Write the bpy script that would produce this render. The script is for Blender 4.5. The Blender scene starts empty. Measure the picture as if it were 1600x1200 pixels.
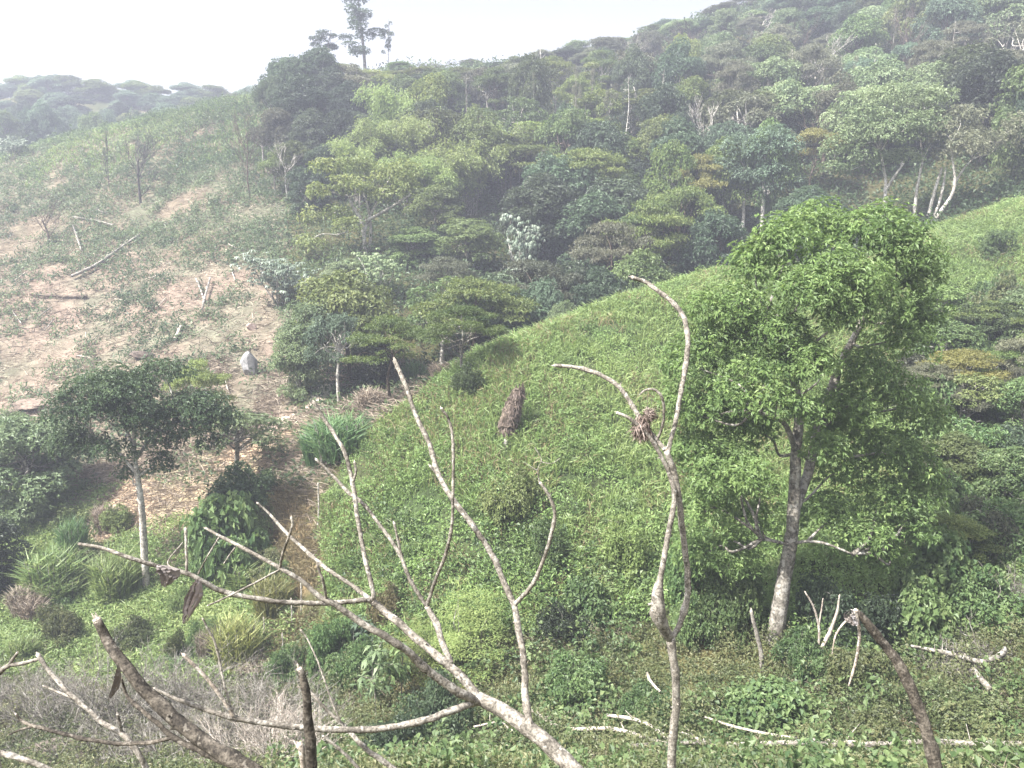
import bpy, math, random
import numpy as np
from mathutils import Vector, Matrix

R = math.radians
sc = bpy.context.scene
COL = sc.collection

# ------------------------------------------------------------------ camera
PITCH = R(12.0); F = 1300.0
cd = bpy.data.cameras.new('camera'); cam = bpy.data.objects.new('camera', cd); COL.objects.link(cam)
cd.sensor_fit = 'HORIZONTAL'; cd.sensor_width = 36.0; cd.lens = 36.0*F/1600.0
cd.clip_start = 0.1; cd.clip_end = 6000
cam.location = (0, 0, 0); cam.rotation_euler = (math.pi/2-PITCH, 0, 0)
sc.camera = cam

# ------------------------------------------------------------------ world, sun, exposure
SUN_EL, SUN_AZ = 52.0, -120.0          # azimuth from +Y (away from camera), negative = towards the left
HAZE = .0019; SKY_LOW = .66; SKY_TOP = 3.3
wd = bpy.data.worlds.new('World'); sc.world = wd; wd.use_nodes = True
nt = wd.node_tree; nt.nodes.clear()
wo = nt.nodes.new('ShaderNodeOutputWorld'); bg = nt.nodes.new('ShaderNodeBackground')
sky = nt.nodes.new('ShaderNodeTexSky'); sky.sky_type = 'NISHITA'; sky.sun_disc = False
sky.sun_elevation = R(SUN_EL); sky.sun_rotation = R(SUN_AZ)
sky.air_density = 1.0; sky.dust_density = 5.0; sky.ozone_density = 1.0; sky.altitude = 1500
# thin even cloud: the sky's own light with most of its blue averaged out
bw = nt.nodes.new('ShaderNodeRGBToBW'); mx = nt.nodes.new('ShaderNodeMixRGB'); mx.inputs[0].default_value = 0.86
tc = nt.nodes.new('ShaderNodeTexCoord'); nz = nt.nodes.new('ShaderNodeTexNoise'); nz.inputs['Scale'].default_value = 1.6; nz.inputs['Detail'].default_value = 5
rg = nt.nodes.new('ShaderNodeMapRange'); rg.inputs[1].default_value = .3; rg.inputs[2].default_value = .7; rg.inputs[3].default_value = .93; rg.inputs[4].default_value = 1.08
vm = nt.nodes.new('ShaderNodeVectorMath'); vm.operation = 'SCALE'
nt.links.new(sky.outputs[0], bw.inputs[0]); nt.links.new(sky.outputs[0], mx.inputs[1]); nt.links.new(bw.outputs[0], mx.inputs[2])
nt.links.new(tc.outputs['Generated'], nz.inputs['Vector']); nt.links.new(nz.outputs[0], rg.inputs[0])
# sky strength by height: overhead raised as added fill light, low sky kept duller
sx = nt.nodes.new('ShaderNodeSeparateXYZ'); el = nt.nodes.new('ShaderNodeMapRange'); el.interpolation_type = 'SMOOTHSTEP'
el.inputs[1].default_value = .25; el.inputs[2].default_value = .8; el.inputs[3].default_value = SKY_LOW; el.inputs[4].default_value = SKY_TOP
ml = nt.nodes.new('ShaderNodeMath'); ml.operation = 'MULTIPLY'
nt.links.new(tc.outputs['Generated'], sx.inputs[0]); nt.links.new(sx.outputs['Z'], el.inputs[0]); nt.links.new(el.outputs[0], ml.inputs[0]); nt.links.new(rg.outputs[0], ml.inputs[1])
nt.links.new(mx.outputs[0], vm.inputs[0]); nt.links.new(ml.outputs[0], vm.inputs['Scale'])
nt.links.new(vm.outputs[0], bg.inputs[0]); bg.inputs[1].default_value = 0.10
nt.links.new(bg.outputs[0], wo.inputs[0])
sd = bpy.data.lights.new('sun', 'SUN'); sd.energy = 5.0; sd.angle = R(0.8); sd.color = (1, .965, .91)
so = bpy.data.objects.new('sun', sd); COL.objects.link(so)
sv = Vector((math.sin(R(SUN_AZ))*math.cos(R(SUN_EL)), math.cos(R(SUN_AZ))*math.cos(R(SUN_EL)), math.sin(R(SUN_EL))))
so.rotation_euler = sv.to_track_quat('Z', 'Y').to_euler(); so.location = sv*60
vs = sc.view_settings
vs.view_transform = 'Standard'; vs.look = 'None'; vs.exposure = 1.78; vs.gamma = 1.0; vs.use_curve_mapping = False

# ------------------------------------------------------------------ pixel <-> world
CP, SP = math.cos(PITCH), math.sin(PITCH)
def ray(u, v):
    dx = (u-800)/F; dy = (600-v)/F
    return np.array([dx, CP+dy*SP, -SP+dy*CP])
def P(u, v, y):
    d = ray(u, v); return d*(y/d[1])
def proj(x, y, z):
    c = y*CP - z*SP; up = y*SP + z*CP
    c = np.maximum(c, 1e-3)
    return 800+F*x/c, 600-F*up/c, c

# ------------------------------------------------------------------ terrain: height function through surveyed points
VIS = [(0,1200,20),(400,1200,18),(800,1200,17),(1200,1200,16.5),(1600,1200,16),
 (0,1040,28),(0,930,33),(200,1000,29),(250,925,32),(490,1000,27.5),(400,900,32),(800,1060,22),(1200,1015,22),(1600,1030,20.5),(1400,1100,18.5),(600,1100,22.5),
 (500,900,29.3),(560,700,34.5),(700,600,36.8),(830,512,39.5),(950,460,42),(1100,420,45),
 (700,800,29),(700,950,25.5),(850,650,33),(850,800,28),(850,950,24.8),(1000,560,37.5),(1000,700,32),(1000,850,26.8),(1200,600,37),(1200,800,28.5),
 (1300,450,45),(1300,700,33),(1450,370,54),(1600,330,57),(1600,450,47),(1600,600,38),(1600,800,28),(1400,550,41),(1400,850,26.5),(1230,425,48),
 (490,800,33),(475,900,30),(600,610,43),(480,650,41.5),
 (450,700,40),(350,690,43),(200,750,41),(100,850,36),(0,800,40),(0,650,52),(200,600,50),(400,600,48),(400,500,56),(200,480,62),(0,480,65),(300,400,70),
 (100,350,80),(0,258,98),(100,222,100),(200,197,102),(300,174,102),(400,155,102),(400,300,80),(450,400,66),
 (500,500,56),(560,400,67),(520,300,80),(500,200,96),(500,140,112),(600,118,126),(750,350,76),(700,200,100),(700,118,130),(900,350,79),(900,200,103),
 (850,105,136),(1000,300,82),(1000,150,115),(1000,65,142),(1200,300,77),(1200,150,108),(1200,5,146),(1450,250,78),(1450,100,105),(1450,-30,142),
 (1600,200,80),(1600,50,110),(1600,-80,150),(700,480,57)]
HID = [(0,0,-1.8),(-10,0,-2.2),(10,0,-1.8),(0,9,-7.0),(-9,9,-7.6),(9,9,-6.8),(0,-15,5),(-30,-10,2),(30,-10,3),(-35,8,-9),(35,8,-7),(-45,25,-17),(45,25,-8),
 (1.2,48,-10.8),(-4,46,-11.2),(6.5,53,-10),(14,57,-8.2),(24,63,-4.6),(-6,52,-9.5),
 (-55,112,8.5),(-42,112,9.5),(-30,116,11.5),(-70,128,4),(-50,130,5),(-90,150,12),(-95,175,21.5),(-60,178,20.5),(-20,180,16),(-130,178,19),(-75,205,17),
 (10,160,14),(40,175,26),(70,185,34),(-10,200,8),(60,230,22),(110,190,36),(120,120,26),(100,80,12),(85,50,2),(-75,60,-6),(-85,90,3),(-70,35,-16),(140,240,30),(-140,240,10),(0,250,4),(120,0,0),(-120,0,-10),(-120,110,6)]
cp = np.array([P(*q) for q in VIS]+[list(map(float,q)) for q in HID])
def _tps(r2): return 0.5*r2*np.log(r2+1e-9)
_n = len(cp); _S = 50.0
_xy = cp[:, :2]/_S
_K = _tps(((_xy[:,None,:]-_xy[None,:,:])**2).sum(2)); _K += np.eye(_n)*0.004
_Pm = np.c_[np.ones(_n), _xy]
_A = np.block([[_K, _Pm],[_Pm.T, np.zeros((3,3))]])
_w = np.linalg.solve(_A, np.r_[cp[:,2], 0,0,0])
def tps(x, y):
    q = np.c_[x.ravel(), y.ravel()]/_S
    out = np.empty(len(q))
    for i in range(0, len(q), 20000):
        b = q[i:i+20000]
        out[i:i+20000] = _tps(((b[:,None,:]-_xy[None,:,:])**2).sum(2))@_w[:_n] + _w[_n] + b@_w[_n+1:]
    return out.reshape(x.shape)

# value noise
_rng = np.random.default_rng(7)
_tab = _rng.random((256,256))
def vnoise(x, y):
    xi = np.floor(x).astype(int); yi = np.floor(y).astype(int); fx = x-xi; fy = y-yi
    fx = fx*fx*(3-2*fx); fy = fy*fy*(3-2*fy)
    a = _tab[xi&255, yi&255]; b = _tab[(xi+1)&255, yi&255]; c = _tab[xi&255,(yi+1)&255]; d = _tab[(xi+1)&255,(yi+1)&255]
    return (a*(1-fx)+b*fx)*(1-fy)+(c*(1-fx)+d*fx)*fy
def fbm(x, y, o=4):
    s = 0; a = .5; t = 0
    for i in range(o):
        s = s+a*vnoise(x*2**i+17.3*i, y*2**i+5.1*i); t += a; a *= .55
    return s/t

def axis(lo, mid0, mid1, hi, fine, mid):
    a = list(np.arange(mid0, mid1, fine))
    s = mid; x = mid1
    while x < hi: a.append(x); x += s; s = s if abs(x) < 230 else s*1.5
    a.append(hi)
    s = mid; x = mid0-mid; b = []
    while x > lo: b.append(x); x -= s; s = s if abs(x) < 160 else s*1.5
    b.append(lo)
    return np.array(b[::-1]+a)
GX = axis(-900, -40, 48, 900, .45, 1.3)
GY = axis(-500, 1, 62, 1200, .45, 1.3)
XX, YY = np.meshgrid(GX, GY, indexing='ij')
cx_ = np.clip(XX, -150, 150); cy_ = np.clip(YY, -30, 250)
ZZ = tps(cx_, cy_)
far = np.hypot(XX-cx_, YY-cy_)
ZZ = ZZ - np.minimum(far*.25, 60) 
amp = np.clip(np.hypot(XX, YY)/60, .15, 1.4)
ZZ = ZZ + (fbm(XX/7, YY/7, 4)-.5)*1.3*amp + (fbm(XX/1.7+40, YY/1.7, 3)-.5)*.55*np.minimum(amp, .8)
def H(x, y):
    x = np.asarray(x, float); y = np.asarray(y, float)
    i = np.clip(np.searchsorted(GX, x)-1, 0, len(GX)-2); j = np.clip(np.searchsorted(GY, y)-1, 0, len(GY)-2)
    fx = (x-GX[i])/(GX[i+1]-GX[i]); fy = (y-GY[j])/(GY[j+1]-GY[j])
    return (ZZ[i,j]*(1-fx)+ZZ[i+1,j]*fx)*(1-fy)+(ZZ[i,j+1]*(1-fx)+ZZ[i+1,j+1]*fx)*fy
_YS = np.r_[np.arange(4, 70, .1), np.arange(70, 240, .3)]
def pick(u, v):
    d = ray(u, v); s = _YS/d[1]
    g = H(d[0]*s, _YS)-d[2]*s
    k = np.argmax(g > 0)
    if not (g > 0).any(): k = len(_YS)-1
    y = _YS[k]; p = d*(y/d[1]); p[2] = H(p[0], p[1]); return p
def at_uy(u, y):
    v = 600.
    for _ in range(12):
        p = P(u, v, y); z = float(H(p[0], y)); v = float(proj(p[0], y, z)[1])
    return np.array([p[0], y, z])

# ------------------------------------------------------------------ tags
def tag(o, label=None, cat=None, group=None, kind=None):
    if label: o['label'] = label
    if cat: o['category'] = cat
    if group: o['group'] = group
    if kind: o['kind'] = kind
    return o
def empty(name, loc, label=None, cat=None, group=None, rz=0.0, s=1.0):
    o = bpy.data.objects.new(name, None); COL.objects.link(o); o.empty_display_size = .3
    o.location = loc; o.rotation_euler = (0, 0, rz)
    o.scale = s if isinstance(s, tuple) else (s, s, s)
    return tag(o, label, cat, group)
def link(name, me, parent=None, mat=None):
    o = bpy.data.objects.new(name, me); COL.objects.link(o)
    if parent: o.parent = parent
    if mat:
        if not me.materials: me.materials.append(mat)
        o.material_slots[0].link = 'OBJECT'; o.material_slots[0].material = mat
    return o

# ------------------------------------------------------------------ mesh collector (numpy)
class MB:
    def __init__(s): s.v = []; s.f = []; s.t = []; s.n = 0; s.smooth = False
    def add(s, v, f, t):
        s.v.append(np.asarray(v, np.float32)); s.f.append(np.asarray(f, np.int64)+s.n)
        s.t.append(np.broadcast_to(np.asarray(t, np.float32), (len(v),)).copy()); s.n += len(v)
    def mesh(s, name, smooth=False):
        m = bpy.data.meshes.new(name)
        v = np.concatenate(s.v); f = np.concatenate(s.f); t = np.concatenate(s.t)
        m.vertices.add(len(v)); m.vertices.foreach_set('co', v.ravel())
        m.loops.add(f.size); m.loops.foreach_set('vertex_index', f.ravel().astype(np.int32))
        m.polygons.add(len(f)); m.polygons.foreach_set('loop_start', (np.arange(len(f))*4).astype(np.int32))
        m.polygons.foreach_set('loop_total', np.full(len(f), 4, np.int32))
        m.polygons.foreach_set('use_smooth', np.full(len(f), smooth))
        a = m.attributes.new('tint', 'FLOAT', 'POINT'); a.data.foreach_set('value', t)
        m.update(calc_edges=True); return m

def nrm(a): return a/np.maximum(np.linalg.norm(a, axis=-1, keepdims=True), 1e-9)
def leaves(mb, p, d, n, L, W, t, droop=.15):
    """p base points, d axis, n approximate upper side; L length, W width, t tint"""
    k = len(p); d = nrm(d); s = nrm(np.cross(d, n)); n = np.cross(s, d)
    L = np.broadcast_to(L, (k,))[:, None]; W = np.broadcast_to(W, (k,))[:, None]
    v = np.empty((k, 4, 3))
    mid = p+d*L*.48
    v[:,0] = p; v[:,1] = mid+s*W*.5+n*W*.12; v[:,2] = p+d*L-n*L*droop-np.array([0,0,1.])*L*droop*.5; v[:,3] = mid-s*W*.5+n*W*.12
    mb.add(v.reshape(-1,3), np.arange(k*4).reshape(-1,4), np.repeat(np.broadcast_to(t, (k,)), 4))
def blades(mb, p, d, L, W, t, bend=.35, rng=None):
    """grass blades of two segments: p base, d initial direction"""
    k = len(p); d = nrm(d); h = nrm(rng.normal(size=(k,3))*[1,1,.0]+1e-6); s = nrm(np.cross(d, h))
    L = np.broadcast_to(L, (k,))[:, None]; W = np.broadcast_to(W, (k,))[:, None]
    out = nrm(d*[1,1,0]+h*.4)
    a = p; b = p+d*L*.55; c = p+d*L*.8+out*L*bend-np.array([0,0,1.])*L*bend*.25
    v = np.empty((k, 6, 3))
    v[:,0] = a-s*W*.35; v[:,1] = a+s*W*.35; v[:,2] = b+s*W*.5; v[:,3] = b-s*W*.5; v[:,4] = c+s*W*.06; v[:,5] = c-s*W*.06
    base = np.arange(k)[:, None]*6
    f = np.concatenate([base+[0,1,2,3], base+[3,2,4,5]])
    mb.add(v.reshape(-1,3), f, np.repeat(np.broadcast_to(t, (k,)), 6))
def dirs(k, rng, up=0.0):
    d = nrm(rng.normal(size=(k,3))); d[:,2] += up; return nrm(d)

def catmull(pts, per=6):
    pts = np.asarray(pts, float)
    if len(pts) < 3: 
        t = np.linspace(0, 1, per+1)[:, None]; return pts[0]*(1-t)+pts[1]*t
    q = np.vstack([2*pts[0]-pts[1], pts, 2*pts[-1]-pts[-2]]); out = []
    for i in range(1, len(q)-2):
        for t in np.linspace(0, 1, per, endpoint=False):
            a, b, c, e = q[i-1], q[i], q[i+1], q[i+2]
            out.append(.5*((2*b)+(c-a)*t+(2*a-5*b+4*c-e)*t*t+(3*b-a-3*c+e)*t**3))
    out.append(q[-2]); return np.array(out)
def tube(mb, pts, rad, seg=8, t=.5, rough=0.0, rng=None, cap=True, lump=0.0):
    pts = np.asarray(pts, float); n = len(pts)
    rad = np.interp(np.linspace(0, 1, n), np.linspace(0, 1, len(rad)), rad) if np.ndim(rad) else np.full(n, rad)
    T = nrm(np.gradient(pts, axis=0)); u = np.array([0.3,.2,1.]) if abs(T[0][2]) < .9 else np.array([1.,0,.1])
    u = nrm(np.cross(T[0], u)); ring = []
    th = np.linspace(0, 2*math.pi, seg, endpoint=False)
    for i in range(n):
        u = nrm(u-T[i]*(u@T[i])); w = np.cross(T[i], u)
        rr = rad[i]*(1+(rng.normal(size=seg)*rough if rough else 0))
        if lump: rr = rr*(1+lump*max(0, rng.normal())*(rng.random() < .35))
        ring.append(pts[i]+(np.cos(th)[:,None]*u+np.sin(th)[:,None]*w)*np.reshape(rr*np.ones(seg), (-1,1)))
    v = np.concatenate(ring); i, j = np.meshgrid(np.arange(n-1), np.arange(seg), indexing='ij')
    a = (i*seg+j).ravel(); b = (i*seg+(j+1)%seg).ravel()
    f = np.c_[a, b, b+seg, a+seg]; 
    if cap:
        c = len(v); off = T[-1]*rad[-1]*.25; v = np.vstack([v, pts[-1]+off, pts[0]])
        j = np.arange(0, seg, 2)
        f = np.vstack([f, np.c_[(n-1)*seg+j, (n-1)*seg+(j+1)%seg, (n-1)*seg+(j+2)%seg, np.full(len(j), c)]])
    mb.add(v, f, t)

# ------------------------------------------------------------------ materials
def mat(name):
    m = bpy.data.materials.new(name); m.use_nodes = True; return m, m.node_tree, m.node_tree.nodes['Principled BSDF']
def ramp(t, cols):
    r = t.nodes.new('ShaderNodeValToRGB'); e = r.color_ramp.elements
    while len(e) < len(cols): e.new(.5)
    for i, (p, c) in enumerate(cols): e[i].position = p; e[i].color = (*c, 1)
    return r
def leafmat(name, dark, mid, light, trans=.35, rough=.5, spec=.35, ovar=.12):
    m, t, b = mat(name); L = t.links.new
    at = t.nodes.new('ShaderNodeAttribute'); at.attribute_name = 'tint'
    r = ramp(t, [(0.0, dark), (.5, mid), (1.0, light)]); L(at.outputs['Fac'], r.inputs[0])
    oi = t.nodes.new('ShaderNodeObjectInfo'); h = t.nodes.new('ShaderNodeHueSaturation'); h.inputs['Saturation'].default_value = 1.04
    a = t.nodes.new('ShaderNodeMapRange'); a.inputs[3].default_value = .5-ovar*.10; a.inputs[4].default_value = .5+ovar*.06
    c = t.nodes.new('ShaderNodeMapRange'); c.inputs[3].default_value = 1-ovar*1.6; c.inputs[4].default_value = 1+ovar*1.6
    L(oi.outputs['Random'], a.inputs[0]); L(a.outputs[0], h.inputs['Hue'])
    ml = t.nodes.new('ShaderNodeMath'); ml.operation = 'MULTIPLY'; ml.inputs[1].default_value = 7.13
    fr = t.nodes.new('ShaderNodeMath'); fr.operation = 'FRACT'
    L(oi.outputs['Random'], ml.inputs[0]); L(ml.outputs[0], fr.inputs[0]); L(fr.outputs[0], c.inputs[0]); L(c.outputs[0], h.inputs['Value'])
    L(r.outputs[0], h.inputs['Color']); L(h.outputs[0], b.inputs['Base Color'])
    b.inputs['Roughness'].default_value = rough; b.inputs['Specular IOR Level'].default_value = spec
    tr = t.nodes.new('ShaderNodeBsdfTranslucent'); mix = t.nodes.new('ShaderNodeMixShader'); mix.inputs[0].default_value = trans
    br = t.nodes.new('ShaderNodeHueSaturation'); br.inputs['Value'].default_value = 1.5; br.inputs['Hue'].default_value = .485; br.inputs['Saturation'].default_value = 1.1
    L(h.outputs[0], br.inputs['Color']); L(br.outputs[0], tr.inputs[0])
    L(b.outputs[0], mix.inputs[1]); L(tr.outputs[0], mix.inputs[2])
    L(mix.outputs[0], t.nodes['Material Output'].inputs[0]); return m
def barkmat(name, a_, b_, c_, scale=6, bump=.6, patch=.55):
    m, t, b = mat(name); L = t.links.new
    tc = t.nodes.new('ShaderNodeTexCoord')
    n1 = t.nodes.new('ShaderNodeTexNoise'); n1.inputs['Scale'].default_value = scale; n1.inputs['Detail'].default_value = 7; n1.inputs['Roughness'].default_value = .65
    n2 = t.nodes.new('ShaderNodeTexNoise'); n2.inputs['Scale'].default_value = scale*5; n2.inputs['Detail'].default_value = 5; n2.inputs['Roughness'].default_value = .7
    vo = t.nodes.new('ShaderNodeTexVoronoi'); vo.inputs['Scale'].default_value = scale*3.2
    L(tc.outputs['Object'], n1.inputs['Vector']); L(tc.outputs['Object'], n2.inputs['Vector']); L(tc.outputs['Object'], vo.inputs['Vector'])
    r1 = ramp(t, [(.36, a_), (.5, b_), (.64, c_)]); L(n1.outputs[0], r1.inputs[0])
    r2 = ramp(t, [(.38, (.22,.21,.20)), (.58, (1.15,1.13,1.1))]); L(n2.outputs[0], r2.inputs[0])
    mx = t.nodes.new('ShaderNodeMixRGB'); mx.blend_type = 'MULTIPLY'; mx.inputs[0].default_value = .8
    L(r1.outputs[0], mx.inputs[1]); L(r2.outputs[0], mx.inputs[2])
    # lichen spots
    n3 = t.nodes.new('ShaderNodeTexNoise'); n3.inputs['Scale'].default_value = scale*2.2; n3.inputs['Detail'].default_value = 3
    L(tc.outputs['Object'], n3.inputs['Vector'])
    r3 = ramp(t, [(patch, (0,0,0)), (patch+.04, (1,1,1))]); L(n3.outputs[0], r3.inputs[0])
    m2 = t.nodes.new('ShaderNodeMixRGB'); m2.inputs[2].default_value = (min(c_[0]*1.35, .62), min(c_[1]*1.38, .62), min(c_[2]*1.4, .6), 1)
    sc_ = t.nodes.new('ShaderNodeMath'); sc_.operation = 'MULTIPLY'; sc_.inputs[1].default_value = .45; L(r3.outputs[0], sc_.inputs[0])
    L(sc_.outputs[0], m2.inputs[0]); L(mx.outputs[0], m2.inputs[1]); L(m2.outputs[0], b.inputs['Base Color'])
    b.inputs['Roughness'].default_value = .85; b.inputs['Specular IOR Level'].default_value = .2
    bp = t.nodes.new('ShaderNodeBump'); bp.inputs['Strength'].default_value = bump; bp.inputs['Distance'].default_value = .02
    L(n2.outputs[0], bp.inputs['Height']); L(bp.outputs[0], b.inputs['Normal']); return m
G = dict(
 spur = leafmat('spur weed leaves', (.075,.115,.04), (.15,.215,.076), (.235,.295,.12)),
 low = leafmat('undergrowth leaves', (.04,.055,.024), (.095,.115,.05), (.175,.175,.09)),
 big = leafmat('big tree leaves', (.065,.11,.04), (.135,.20,.075), (.22,.295,.12), ovar=.05, trans=.45),
 vine = leafmat('vine leaves', (.045,.085,.035), (.095,.145,.058), (.17,.225,.10)),
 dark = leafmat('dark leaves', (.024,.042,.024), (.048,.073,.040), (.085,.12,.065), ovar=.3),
 mid = leafmat('green leaves', (.045,.07,.028), (.09,.125,.048), (.15,.185,.08), ovar=.3),
 yel = leafmat('yellow green leaves', (.08,.12,.04), (.16,.20,.07), (.26,.29,.12), ovar=.15),
 tier = leafmat('feathery leaves', (.04,.07,.022), (.095,.13,.04), (.17,.20,.07), ovar=.2),
 gold = leafmat('golden leaves', (.10,.105,.035), (.18,.18,.06), (.26,.25,.09), ovar=.1),
 floor = leafmat('wood undergrowth leaves', (.03,.055,.024), (.06,.095,.042), (.11,.145,.065)),
 bamboo = leafmat('bamboo leaves', (.09,.135,.045), (.18,.235,.085), (.27,.32,.14), ovar=.12),
 silver = leafmat('silver leaves', (.07,.10,.068), (.14,.175,.125), (.24,.275,.22), trans=.15, rough=.4, ovar=.1),
 pale = leafmat('pale green leaves', (.07,.11,.055), (.14,.19,.095), (.24,.29,.17), ovar=.15),
 blue = leafmat('blue green leaves', (.05,.08,.052), (.095,.14,.088), (.17,.225,.155), ovar=.1),
 haze = leafmat('dull brown green leaves', (.06,.07,.045), (.11,.12,.075), (.17,.17,.115), ovar=.3),
 fern = leafmat('bracken fronds', (.04,.07,.035), (.085,.125,.065), (.16,.205,.11), ovar=.1),
 meadow = leafmat('meadow grass', (.075,.115,.042), (.145,.205,.078), (.255,.30,.135), ovar=.1),
 straw = leafmat('dry straw', (.09,.072,.056), (.195,.16,.12), (.38,.33,.26), trans=.15, rough=.7),
 cane = leafmat('cane grass blades', (.045,.10,.045), (.09,.17,.07), (.19,.29,.13), ovar=.15),
 ycane = leafmat('yellowing cane blades', (.09,.11,.04), (.19,.21,.08), (.34,.34,.15), ovar=.15),
 rust = leafmat('rusty leaves', (.085,.08,.04), (.16,.14,.075), (.26,.22,.125), ovar=.1),
 umb = leafmat('grey green leaves', (.025,.05,.022), (.05,.085,.036), (.10,.14,.062), trans=.25, ovar=.05),
)
B = dict(
 cut = barkmat('cut tree bark', (.11,.10,.085), (.215,.195,.168), (.34,.32,.285), scale=9, patch=.6),
 darkcut = barkmat('dark mossy bark', (.03,.026,.022), (.075,.065,.053), (.17,.15,.125), scale=11, patch=.62),
 palecut = barkmat('pale peeled bark', (.28,.24,.20), (.42,.37,.32), (.56,.52,.46), scale=8, patch=.6),
 grey = barkmat('grey bark', (.10,.09,.075), (.20,.185,.16), (.34,.32,.29), scale=3, patch=.56),
 pale = barkmat('pale bark', (.24,.22,.19), (.38,.36,.32), (.52,.50,.46), scale=2, patch=.58),
 brown = barkmat('brown bark', (.05,.04,.03), (.09,.07,.055), (.16,.13,.10), scale=2, patch=.7),
 burnt = barkmat('charred bark', (.02,.018,.018), (.05,.045,.045), (.10,.09,.085), scale=3, patch=.7),
)

# ------------------------------------------------------------------ crowns and trees
def crown(mb, lobes, dens, L, rng, k=5, asp=.38, up=.25, spread=.9, droop=.2, fill=.28, flat=0.0, low=-.55):
    """leaf sprigs spread over the outside (and some of the inside) of every lobe; dens = sprigs per square metre"""
    for (c, r) in lobes:
        c = np.asarray(c, float); r = np.asarray(r, float)*np.ones(3)
        area = 4*math.pi*((r[0]*r[1])**1.6/3+(r[0]*r[2])**1.6/3+(r[1]*r[2])**1.6/3)**(1/1.6)
        n = max(6, int(area*dens)); d = dirs(n, rng, up*.5); d = d[d[:,2] > low]; n = len(d)
        ph = rng.random(3)*10
        bump = 1+.16*np.sin(d[:,0]*5+ph[0])*np.cos(d[:,1]*4+ph[1])+.10*np.sin(d[:,2]*7+ph[2])
        rad = np.where(rng.random(n) < fill, rng.uniform(.35, .9, n), rng.uniform(.80, 1.20, n))*bump
        p = c+d*r*rad[:,None]
        o = nrm(d/r*r.mean()+np.array([0,0,up])); o[:,2] *= (1-flat)
        tl = rng.normal()*.10; ts = rng.normal(size=n)*.13
        pp = np.repeat(p, k, 0); oo = np.repeat(o, k, 0); m = len(pp)
        tg = rng.normal(size=(m,3)); tg = nrm(tg-oo*(tg*oo).sum(1, keepdims=True))
        dd = nrm(tg*spread*1.1*np.array([1,1,1-flat*.6])+oo*(.55-.3*flat)+rng.normal(size=(m,3))*.15-np.array([0,0,.12]))
        LL = L*rng.uniform(.6, 1.25, m); up_n = oo*.8+np.array([0,0,.7])+rng.normal(size=(m,3))*.4
        leaves(mb, pp+dd*LL[:,None]*.2, dd, up_n, LL, LL*asp, np.clip(.5+tl+np.repeat(ts, k)+rng.normal(size=m)*.13, 0, 1), droop)
def limb(mb, a, b, r0, r1, rng, sag=.12, seg=5, per=4, t=.5):
    a = np.asarray(a, float); b = np.asarray(b, float); l = np.linalg.norm(b-a)
    m1 = a*.65+b*.35+rng.normal(size=3)*l*sag*.6+np.array([0,0,-.05*l]); m2 = a*.3+b*.7+rng.normal(size=3)*l*sag*.6
    pts = catmull([a, m1, m2, b], per); tube(mb, pts, [r0, (r0+r1)*.5, r1], seg, t, cap=False); return pts
def twigs(mb, p, d, l, r, depth, rng, seg=4, spread=.55, n=3, up=.25):
    b = p+d*l; pts = [p, p+d*l*.5+rng.normal(size=3)*l*.06, b]
    tube(mb, catmull(pts, 2), [r, r*.65], seg, .5, cap=False)
    if depth <= 0: return
    for i in range(n):
        nd = nrm(d+rng.normal(size=3)*spread+np.array([0,0,up])); q = p+d*l*rng.uniform(.55, 1.0)
        twigs(mb, q, nd, l*rng.uniform(.55, .85), r*.62, depth-1, rng, 3 if depth < 3 else seg, spread, n, up)

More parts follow.
